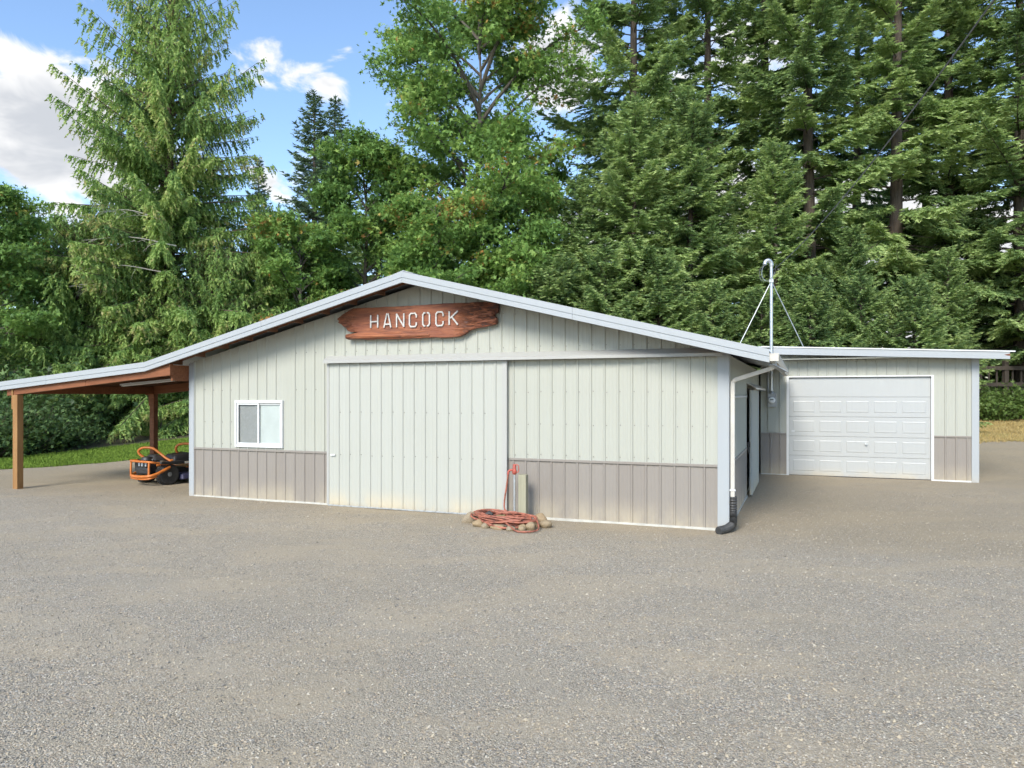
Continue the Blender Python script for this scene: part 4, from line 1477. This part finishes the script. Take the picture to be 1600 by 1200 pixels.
def conifer(seed, h, r, c0, nb, kind='fir', el=.22, ew=.062, step=.105, prof=.85, gap=0.0, sparse_top=False, lower_dead=0, lift=1.0, dense=1.0, ascend=0.0):
    """fir: layered flat boughs with side twigs; cedar: boughs with hanging sprays. returns (trunk MB, limb MB, triangles, tint)"""
    rng = np.random.default_rng(seed)
    tp, tr = trunk_tube(h, .0115 * h + .04, rng)
    tmb = MB().tube(tp, tr, 9)
    lmb = MB()
    tris, tints = [], []
    zc = c0 * h
    zs = zc + (h * .985 - zc) * (np.arange(nb) + rng.random(nb)) / nb
    az = np.cumsum(np.full(nb, 2.399) + rng.normal(0, .35, nb))
    lay = rng.random(64)
    for k in range(nb):
        z = zs[k]
        q = (z - zc) / (h - zc)
        rad = r * ((1 - q) ** prof) * (.55 + .45 * min(1, q * 7 + .55))
        L = rad * rng.uniform(.5, 1.24) + .22
        if gap and rng.random() < gap:
            continue
        a = az[k]
        out = np.array([math.cos(a), math.sin(a), 0])
        sd = np.array([-math.sin(a), math.cos(a), 0])
        base = trunk_at(tp, z)
        if kind == 'fir':
            pitch = (-.10 + .62 * q ** 1.3) * lift + rng.normal(0, .15) + ascend
            droop = .34 * (1 - q) + .08
            tipup = .30
        else:
            pitch = .12 + .80 * q + rng.normal(0, .12)
            droop = .55 * (1 - q) + .16
            tipup = .28
        bend = rng.normal(0, .10)

        def axis(t):
            t = np.asarray(t, float)[:, None]
            return base + out * (L * t * .96) + sd * (L * bend * t * t) + UP * (L * (pitch * t - droop * t * t + tipup * t ** 3))
        # limb
        lp = axis(np.linspace(0, .93, 6))
        lr = .010 + .0085 * L
        lmb.tube([tuple(p) for p in lp], [lr, lr * .8, lr * .62, lr * .45, lr * .3, lr * .16], 4, cap=False)
        thin = 1.0 if kind == 'fir' else min(1.0, 1.25 - 1.15 * q)
        nt_ = max(5, int(L / (.085 if kind == 'fir' else .075) * dense * thin))
        tb = np.sort(rng.uniform(.14 if L > 1.2 else .05, 1.0, nt_))
        P = axis(tb)
        tang = nrm(axis(np.minimum(tb + .02, 1.02)) - axis(tb - .02))
        side = np.where(np.arange(nt_) % 2 == 0, 1.0, -1.0)
        if kind == 'fir':
            tl = np.clip((.20 + .36 * L * (1 - tb) ** .85) * rng.uniform(.6, 1.15, nt_), .16, 1.25)
            td = nrm(tang * rng.uniform(.6, .95, nt_)[:, None] + sd * (side * rng.uniform(.55, 1.0, nt_))[:, None] + UP * rng.normal(-.10, .14, nt_)[:, None])
            sag = .22
        else:
            tl = np.clip((.22 + .16 * L * (1 - tb) ** .6) * rng.uniform(.5, 1.25, nt_), .18, .75)
            td = nrm(tang * .6 + sd * (side * rng.uniform(.25, 1.0, nt_))[:, None] + UP * (rng.uniform(-.9, -.05, nt_) - .7 * min(1, max(0, q - .2) * 2))[:, None])
            sag = .5
        cnt = np.maximum(2, np.ceil(tl / step)).astype(int)
        idx = np.repeat(np.arange(nt_), cnt)
        pos = np.concatenate([(np.arange(c_) + .5) / c_ for c_ in cnt])
        n = len(idx)
        p0 = P[idx] + td[idx] * (tl[idx] * pos)[:, None] - UP * (sag * tl[idx] * pos ** 2)[:, None]
        dd = nrm(td[idx] - UP * (sag * pos)[:, None])
        btint = rng.normal(0, .17)
        for s_ in (1, -1):
            if kind == 'fir':
                lat = nrm(np.cross(dd, UP)) * s_
                ed = nrm(dd * .8 + lat * rng.uniform(.35, .8, n)[:, None] + rng.normal(0, .2, (n, 3)))
            else:
                ed = nrm(dd * .8 + rng.normal(0, .42, (n, 3)) - UP * .25)
            ln = el * rng.uniform(.65, 1.25, n) * (1 - .25 * pos)
            w = ew * rng.uniform(.7, 1.3, n)
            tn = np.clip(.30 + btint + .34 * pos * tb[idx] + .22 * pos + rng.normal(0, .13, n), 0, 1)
            a_, b_ = twig_tris(p0, ed, ln, w, tn, rng, .85 if kind == 'fir' else 1.0)
            tris.append(a_)
            tints.append(b_)
        # shoot at the bough's end
    # leader
    n = 60
    zz = h * rng.uniform(.93, 1.0, n)
    p0 = np.stack([np.full(n, tp[-1][0]), np.full(n, tp[-1][1]), zz], 1)
    ed = nrm(np.concatenate([rng.normal(0, .5, (n, 2)), rng.uniform(.3, 1, (n, 1))], 1))
    a_, b_ = twig_tris(p0, ed, np.full(n, el * 1.1), np.full(n, ew), np.full(n, .6), rng)
    tris.append(a_)
    tints.append(b_)
    # dead stubs low on the trunk
    for k in range(lower_dead):
        z = h * rng.uniform(.08, c0 + .12)
        a = rng.uniform(0, math.tau)
        b0 = trunk_at(tp, z)
        L = rng.uniform(.5, 2.2)
        e = b0 + np.array([math.cos(a) * L, math.sin(a) * L, rng.uniform(-.5, .1) * L])
        lmb.tube([tuple(b0), tuple((b0 + e) / 2 + UP * .06), tuple(e)], [.03, .02, .006], 4, cap=False)
    return tmb, lmb, np.concatenate(tris), np.concatenate(tints)


def leaf_clump(centers, tw, nper, size, spread, rng, flat, tint0):
    """broad leaves round twig points: each leaf three pointed lobes"""
    n = len(centers) * nper
    c = np.repeat(centers, nper, 0) + rng.normal(0, 1, (n, 3)) * np.array([spread, spread, spread * .68])
    nor = nrm(UP + rng.normal(0, flat, (n, 3)))
    ax = nrm(np.cross(nor, rng.normal(0, 1, (n, 3))))
    bx = np.cross(nor, ax)
    s = (size * rng.uniform(.6, 1.25, n))[:, None]
    T = []
    for ang, ln in ((0, 1.0), (.95, .82), (-.95, .82)):
        d = ax * math.cos(ang) + bx * math.sin(ang)
        e = np.cross(nor, d)
        T.append(np.stack([c - e * s * .24, c + e * s * .24, c + d * s * ln + nor * (-.18 * s)], 1))
    tn = np.clip(np.repeat(tint0, nper) + rng.normal(0, .10, n), 0, 1)
    return np.concatenate(T), np.tile(tn, 3)


def broadleaf(seed, h, r, c0, limbs, leaf=.23, nper=9, trunk_r=.26, autumn=.0, top=.45, clump=.34, subs=7, twigs=7):
    rng = np.random.default_rng(seed)
    tp, tr = trunk_tube(h * .93, trunk_r, rng, .03, 10, 12, .06)
    tmb = MB().tube(tp, tr, 10)
    lmb = MB()
    C, TT = [], []
    for k in range(limbs):
        q = (k + rng.random()) / limbs
        z = h * (c0 * .75 + (.90 - c0 * .75) * q)
        a = k * 2.399 + rng.normal(0, .4)
        env = r * (.92 + .08 * math.sin(q * 9)) * (1 if q < .62 else (1 - ((q - .62) / .4) ** 1.6 * (1 - top)))
        L = env * rng.uniform(.65, 1.12)
        rise = rng.uniform(.35, 1.0) + .6 * q
        base = trunk_at(tp, z)
        out = np.array([math.cos(a), math.sin(a), 0])
        sd = np.array([-math.sin(a), math.cos(a), 0])
        bend = rng.normal(0, .18)

        def ax(t):
            return base + out * L * t + sd * L * bend * t * t + UP * L * rise * (t - .42 * t * t)
        lr = .022 + .016 * L
        ts = np.linspace(0, 1, 7)
        lmb.tube([tuple(ax(t)) for t in ts], [lr * (1 - .85 * t) + .006 for t in ts], 6, cap=False)
        lt = rng.normal(0, .10)
        for j in range(subs):
            t = .28 + .72 * (j + rng.random()) / subs
            p = ax(t)
            sg = 1 if j % 2 else -1
            sl = (.34 * L * (1.1 - t * .6) + .35) * rng.uniform(.7, 1.2)
            sdir = nrm(out * rng.uniform(.3, .9) + sd * sg * rng.uniform(.5, 1.1) + UP * rng.uniform(-.35, .75))
            e = p + sdir * sl
            lmb.tube([tuple(p), tuple((p + e) / 2 + UP * .05 * sl), tuple(e)], [.02 + .004 * L, .012, .005], 4, cap=False)
            lt2 = rng.normal(0, .08)
            for m_ in range(twigs):
                f = .25 + .8 * (m_ + rng.random()) / twigs
                c = p + sdir * sl * f + rng.normal(0, .16, 3) * np.array([1, 1, .5]) * (sl * .5 + .4)
                C.append(c)
                rr_ = np.hypot(c[0], c[1]) / r
                TT.append(.46 + lt + lt2 + autumn * (1 if rng.random() < (.34 if c[2] > .78 * h else .03) else 0) * rng.uniform(.4, 1.0) + .16 * (rr_ - .6))
    C = np.array(C)
    T3, tn = leaf_clump(C, None, nper, leaf, clump, rng, .95, np.array(TT))
    return tmb, lmb, T3, tn


def shrub(seed, h, r, n_st, leaf, nper, lay=.6, clump=.2, flat=.7):
    rng = np.random.default_rng(seed)
    lmb = MB()
    C = []
    for k in range(n_st):
        a = rng.uniform(0, math.tau)
        q = math.sqrt(rng.random())
        e = np.array([math.cos(a) * r * q, math.sin(a) * r * q, h * (1 - .55 * q * q) * rng.uniform(.55, 1.08)])
        b0 = np.array([e[0] * .25, e[1] * .25, -.05])
        mid = (b0 + e) / 2 + np.array([e[0] * .12, e[1] * .12, .12 * h])
        lmb.tube([tuple(b0), tuple(mid), tuple(e)], [.018, .011, .004], 4, cap=False)
        for f in np.linspace(.25, 1.05, 7):
            c = b0 * (1 - f) ** 2 + 2 * f * (1 - f) * mid + f * f * e
            C.append(c + rng.normal(0, .10, 3) * np.array([r, r, h * .5]))
    C = np.array(C)
    C[:, 2] = np.maximum(C[:, 2], .03)
    T3, tn = leaf_clump(C, None, nper, leaf, clump, rng, flat, rng.normal(.45, .16, len(C)))
    return None, lmb, T3, tn


def make_template(parts, leaf, bark):
    tmb, lmb, T3, tn = parts
    d = {'crown': tri_mesh('crown', T3, tn, leaf)}
    if tmb is not None:
        d['trunk'] = tmb.mesh('trunk', smooth=True, fix=False)
        d['trunk'].materials.append(bark)
    d['branches'] = lmb.mesh('branches', smooth=True, fix=False)
    d['branches'].materials.append(bark)
    return d


TPL = {
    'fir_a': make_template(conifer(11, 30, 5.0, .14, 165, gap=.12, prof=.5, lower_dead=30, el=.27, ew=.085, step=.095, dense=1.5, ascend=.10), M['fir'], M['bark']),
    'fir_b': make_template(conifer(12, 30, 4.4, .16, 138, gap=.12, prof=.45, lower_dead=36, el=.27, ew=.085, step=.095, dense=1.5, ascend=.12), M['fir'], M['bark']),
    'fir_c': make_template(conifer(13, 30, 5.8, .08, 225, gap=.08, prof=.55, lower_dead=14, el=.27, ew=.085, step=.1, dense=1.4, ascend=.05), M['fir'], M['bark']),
    'young_a': make_template(conifer(21, 14, 3.7, .05, 250, prof=.70, el=.23, ew=.07, step=.085, dense=1.7, gap=.06), M['fir'], M['bark']),
    'young_b': make_template(conifer(22, 14, 3.2, .03, 230, prof=.62, lift=1.25, el=.23, ew=.07, step=.085, dense=1.7, gap=.08), M['fir'], M['bark']),
    'young_c': make_template(conifer(23, 9, 3.5, .02, 150, prof=.6, lift=1.1, el=.21, ew=.066, step=.085, dense=1.7, gap=.05), M['fir'], M['bark']),
    'far': make_template(conifer(31, 27, 4.8, .1, 240, prof=.85, el=.38, ew=.13, step=.2, dense=.8), M['fir_blue'], M['bark']),
    'cedar': make_template(conifer(41, 26, 7.0, .03, 460, 'cedar', prof=.70, el=.22, ew=.085, step=.09, gap=.03, dense=1.4), M['cedar'], M['bark_red']),
    'cedar_low': make_template(conifer(42, 11, 4.5, .02, 380, 'cedar', prof=.55, el=.22, ew=.085, step=.1, dense=1.15), M['cedar'], M['bark_red']),
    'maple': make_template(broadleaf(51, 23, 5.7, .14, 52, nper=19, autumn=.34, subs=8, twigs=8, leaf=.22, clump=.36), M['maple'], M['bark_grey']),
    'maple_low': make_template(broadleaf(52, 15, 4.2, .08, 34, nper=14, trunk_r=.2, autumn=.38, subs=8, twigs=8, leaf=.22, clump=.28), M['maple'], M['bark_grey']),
    'salal': make_template(shrub(61, 1.7, 1.7, 60, .10, 14), M['shrub'], M['bark']),
    'bramble': make_template(shrub(62, 1.5, 1.3, 36, .13, 9, clump=.16), M['bramble'], M['bark']),
}


def plant(name, label, cat, tpl, px, Y, s, rz=0.0, sxy=1.0, group=None, sink=.1):
    """stand a tree on the ground at depth Y, on the bearing px of the photograph"""
    X = (px - 800) / 1150 * Y
    o = thing(name, label, cat, (X, Y, float(gh(np.array(X), np.array(Y))) - sink), rz, group)
    o.scale = (s * sxy, s * sxy, s)
    for k in ('trunk', 'branches', 'crown'):
        if k in TPL[tpl]:
            link(k, TPL[tpl][k], None, o)
    return o


def hgt(ytop, Y):
    return (617 - ytop) * Y / 1150 + 2.1 - float(gh(np.array(0.), np.array(Y)))


TALL = 'tall firs behind the buildings'
YOUNG = 'young firs in front of the tall ones'
# --- left side
ced = plant('cedar_tree', 'tallest drooping cedar at left, its thin top against the clouds', 'tree', 'cedar', 268, 34, hgt(-170, 34) / 26, .4, .94)
plant('cedar_tree', 'low wide cedar left of the tall one, behind the carport post', 'tree', 'cedar_low', 120, 31.5, hgt(345, 31.5) / 11, 1.0)
plant('cedar_tree', 'bushy cedar filling the view under the carport near the shop corner', 'tree', 'cedar_low', 330, 32.5, hgt(390, 32.5) / 11, 2.4, 1.1)
plant('cedar_tree', 'pale feathery cedar right of the tall one above the carport roof', 'tree', 'cedar_low', 425, 36, hgt(330, 36) / 11, 4.2, .8)
plant('broadleaf_tree', 'leafy tree with reddening top cut by the left edge', 'tree', 'maple_low', -25, 29, hgt(268, 29) / 15, .7, 1.0)
plant('broadleaf_tree', 'small orange-tipped tree between left edge and tall cedar', 'tree', 'maple_low', 118, 37, hgt(330, 37) / 15, 2.7, .8)
plant('fir_tree', 'dark fir standing behind the left edge tree', 'tree', 'young_a', 30, 38, hgt(330, 38) / 14, 1.7, 1.25, 'background firs')
plant('fir_tree', 'far blue-green fir with the highest spire in the sky gap', 'tree', 'far', 489, 62, hgt(142, 62) / 27, .2, 1.25, 'far firs in the sky gap')
plant('fir_tree', 'far blue-green fir just right of the highest far spire', 'tree', 'far', 522, 66, hgt(150, 66) / 27, 2.2, 1.1, 'far firs in the sky gap')
plant('fir_tree', 'small far fir top right of the tall cedar', 'tree', 'far', 405, 64, hgt(245, 64) / 27, 3.2, .9, 'far firs in the sky gap')
# --- maples behind the gable
plant('maple_tree', 'rounded maple with orange tint left of the gable peak', 'tree', 'maple_low', 572, 38, hgt(205, 38) / 15, .3, .95)
plant('maple_tree', 'low dark maple just left of the gable slope', 'tree', 'maple_low', 470, 35, hgt(330, 35) / 15, 3.3, 1.1)
plant('maple_tree', 'tall spreading maple with visible trunk above the gable', 'tree', 'maple', 752, 38, hgt(-45, 38) / 23, .9, 1.0)
plant('maple_tree', 'lower leafy maple right behind the gable peak', 'tree', 'maple_low', 680, 34, hgt(290, 34) / 15, 5.1, 1.05)
plant('maple_tree', 'lower leafy maple behind the right slope of the gable', 'tree', 'maple_low', 815, 35, hgt(270, 35) / 15, 1.9, .9)
plant('fir_tree', 'background fir seen dimly through the tall maple', 'tree', 'young_a', 690, 52, hgt(330, 52) / 14, .3, 1.4, 'background firs')
plant('fir_tree', 'background fir between the two maples', 'tree', 'young_b', 590, 50, hgt(310, 50) / 14, 2.3, 1.5, 'background firs')
# --- tall firs at the right
plant('fir_tree', 'tall dark fir right of the maple with trunk running off the top', 'tree', 'fir_c', 985, 41, hgt(-330, 41) / 30, .2, .9, TALL)
plant('fir_tree', 'tall fir between the dark one by the maple and the service mast', 'tree', 'fir_a', 1105, 44, hgt(-300, 44) / 30, 1.4, .9, TALL)
plant('fir_tree', 'tall slim fir right above the service mast', 'tree', 'fir_b', 1196, 46, hgt(-330, 46) / 30, 2.0, .9, TALL)
plant('fir_tree', 'tall thick-trunked fir just right of the service mast', 'tree', 'fir_a', 1266, 41, hgt(-380, 41) / 30, 3.5, .9, TALL)
plant('fir_tree', 'tall fir with long bare trunk above the garage door', 'tree', 'fir_b', 1400, 41, hgt(-350, 41) / 30, 4.4, 1.0, TALL)
plant('fir_tree', 'thin fir trunk between two thicker ones above the garage', 'tree', 'fir_b', 1447, 46, hgt(-280, 46) / 30, .9, .75, TALL)
plant('fir_tree', 'tall fir with bare grey trunk above the garage corner', 'tree', 'fir_b', 1482, 43, hgt(-300, 43) / 30, 5.3, .9, TALL)
plant('fir_tree', 'full-branched bright fir at the right edge', 'tree', 'fir_c', 1600, 41, hgt(-330, 41) / 30, 2.8, 1.0, TALL)
plant('fir_tree', 'tall background fir between the thick trunk by the mast and the garage middle', 'tree', 'fir_a', 1338, 52, hgt(-200, 52) / 30, 5.0, .85, TALL)
plant('fir_tree', 'tall fir cut by the right edge of the picture', 'tree', 'fir_c', 1730, 42, hgt(-330, 42) / 30, .8, 1.0, TALL)
# --- young firs and low boughs
YF = [('young_a', 992, 35, 150, .5, 'bright young fir with a clear spire above the right roof slope'),
      ('young_b', 1078, 36, 135, 1.6, 'bright young fir right of the clear-spired one'),
      ('young_a', 905, 35, 275, 2.7, 'young fir right beside the tall maple'),
      ('young_b', 1213, 36, 222, 3.1, 'young fir directly behind the service mast'),
      ('young_b', 1140, 37, 350, 4.4, 'young fir left of the service mast'),
      ('young_a', 1330, 36, 350, 5.2, 'young fir above the middle of the garage roof'),
      ('young_b', 1480, 37, 385, .2, 'young fir above the right end of the garage roof'),
      ('young_c', 862, 33, 400, 1.1, 'low spreading fir behind the roof below the tall maple'),
      ('young_c', 945, 33, 385, 2.2, 'low spreading fir behind the middle of the right roof slope'),
      ('young_c', 1030, 33, 395, 3.4, 'low spreading fir behind the right roof slope'),
      ('young_c', 1110, 33, 440, 4.1, 'low spreading fir behind the eave left of the mast'),
      ('young_c', 1190, 33, 450, 5.6, 'low spreading fir round the foot of the mast'),
      ('young_c', 1265, 32, 430, .6, 'low spreading fir behind the left part of the garage roof'),
      ('young_c', 1345, 33, 430, 1.8, 'low spreading fir behind the middle of the garage roof'),
      ('young_c', 1430, 32, 430, 2.9, 'low spreading fir behind the right part of the garage roof'),
      ('young_a', 1530, 43, 330, 3.9, 'full fir over the end of the garage roof'),
      ('young_c', 1640, 43, 395, 4.9, 'low fir boughs at the right edge above the bramble')]
for tpl, px, Y, yt, rz, lab in YF:
    hh = {'young_a': 14, 'young_b': 14, 'young_c': 9}[tpl]
    plant('fir_tree', lab, 'tree', tpl, px, Y, hgt(yt, Y) / hh, rz, 1.0 if tpl == 'young_c' else 1.05, YOUNG)
BG = [(860, 54, 320, 'background fir in the gap right of the tall maple'), (1045, 56, 300, 'background fir between the tall dark fir and its neighbour'),
      
      (1660, 50, 240, 'background fir off the right edge'),
      (240, 55, 380, 'background fir behind the tall cedar'), (-90, 45, 240, 'background fir off the left edge')]
for i, (px, Y, yt, lab) in enumerate(BG):
    plant('fir_tree', lab, 'tree', 'young_b' if i % 2 else 'young_a', px, Y, hgt(yt, Y) / 14, i * 1.3, 1.2, 'background firs')

# dead bare boughs on the left cedar
rngd = np.random.default_rng(8)
for k, (px, py, ln, up_) in enumerate(((195, 378, 3.4, .05), (185, 425, 3.0, -.15), (150, 455, 2.2, -.2), (215, 335, 2.2, .1))):
    Y = 30.0
    e = np.array([(px - 60 - 800) / 1150 * Y, Y - .3, (617 - py) * Y / 1150 + 2.1])
    b0 = e + np.array([ln, .9, -.25 * ln * up_])
    mb = MB()
    mid = (b0 + e) / 2 + UP * .25
    mb.tube(smooth_path([tuple(b0), tuple(mid), tuple(e)], 5), [.026 - .002 * i for i in range(11)], 5, cap=False)
    for j in range(7):
        f = rngd.uniform(.2, .95)
        p = b0 * (1 - f) + e * f + UP * .25 * 4 * f * (1 - f) * .5
        d = nrm(np.array([-.7, rngd.normal(0, .4), rngd.uniform(-1.0, .3)]))
        q = p + d * rngd.uniform(.4, 1.1)
        mb.tube([tuple(p), tuple((p + q) / 2 + UP * .08), tuple(q)], [.013, .009, .004], 4, cap=False)
    ob = mb.build('dead_branch', M['deadwood'], None, smooth=True)
    ob.parent = ced
    ob.matrix_parent_inverse = (Matrix.Translation(ced.location) @ Matrix.Rotation(ced.rotation_euler.z, 4, 'Z') @ Matrix.Diagonal((*ced.scale, 1))).inverted()

# --- understorey
SAL = [(-30, 24.2, 1.3, 'dark shrub at the far left edge behind the carport post'), (40, 25.2, 1.1, 'dark leafy shrub just right of the carport post'), (92, 26.8, .85, 'dark leafy shrub left of the mower, behind the lawn'),
       (20, 27.8, 1.9, 'taller dark shrub behind the left carport post'), (100, 29.6, 1.2, 'taller dark shrub in the shade under the low cedar')]
plant('cedar_tree', 'small bright cedar whose sprays hang behind the mower', 'tree', 'cedar_low', 212, 31.8, .62, 3.3, 1.15)
plant('broadleaf_shrub', 'bright leafy shrub beside the shop corner behind the lawn', 'shrub', 'bramble', 282, 32.6, 1.5, .4, 1.1)
for i, (px, Y, s, lab) in enumerate(SAL):
    plant('shrub', lab, 'shrub', 'salal', px, Y, s, i * 1.1, 1.0, 'dark shrubs behind the lawn')
BR = [(1545, 36.0, 1.0, 'bright bramble bush beside the garage corner'), (1580, 36.6, 1.2, 'bright bramble bush in the middle of the fence'), (1622, 36.2, 1.3, 'bright bramble bush at the right edge'),
      (1520, 37.4, 1.1, 'bramble bush half hidden behind the garage corner')]
for i, (px, Y, s, lab) in enumerate(BR):
    plant('bramble_bush', lab, 'bush', 'bramble', px, Y, s, i * 1.7, 1.0, 'brambles along the right fence')

# --- dark timber fence at the right
M['darkwood'] = timber('dark_fence_timber', (.022, .017, .013), (.075, .06, .045), 2, .85)
fz = float(gh(np.array(20.), np.array(38.)))
fence = thing('timber_fence', 'dark timber post and rail fence behind brambles right of the garage', 'fence', (22.8, 38.2, fz), 0)
for x in (-.2, 2.7, 5.6, 8.5):
    box_part('post', M['darkwood'], fence, x, x + .22, -.11, .11, -.2, 2.9)
for z in (1.55, 2.4):
    box_part('rail', M['darkwood'], fence, -.6, 9.5, -.16, -.115, z, z + .2)
x = -.5
rr = random.Random(3)
while x < 9.3:
    box_part('picket', M['darkwood'], fence, x, x + .09, .0, .03, .0, 2.5 + rr.uniform(-.15, .15))
    x += rr.uniform(.32, .5)
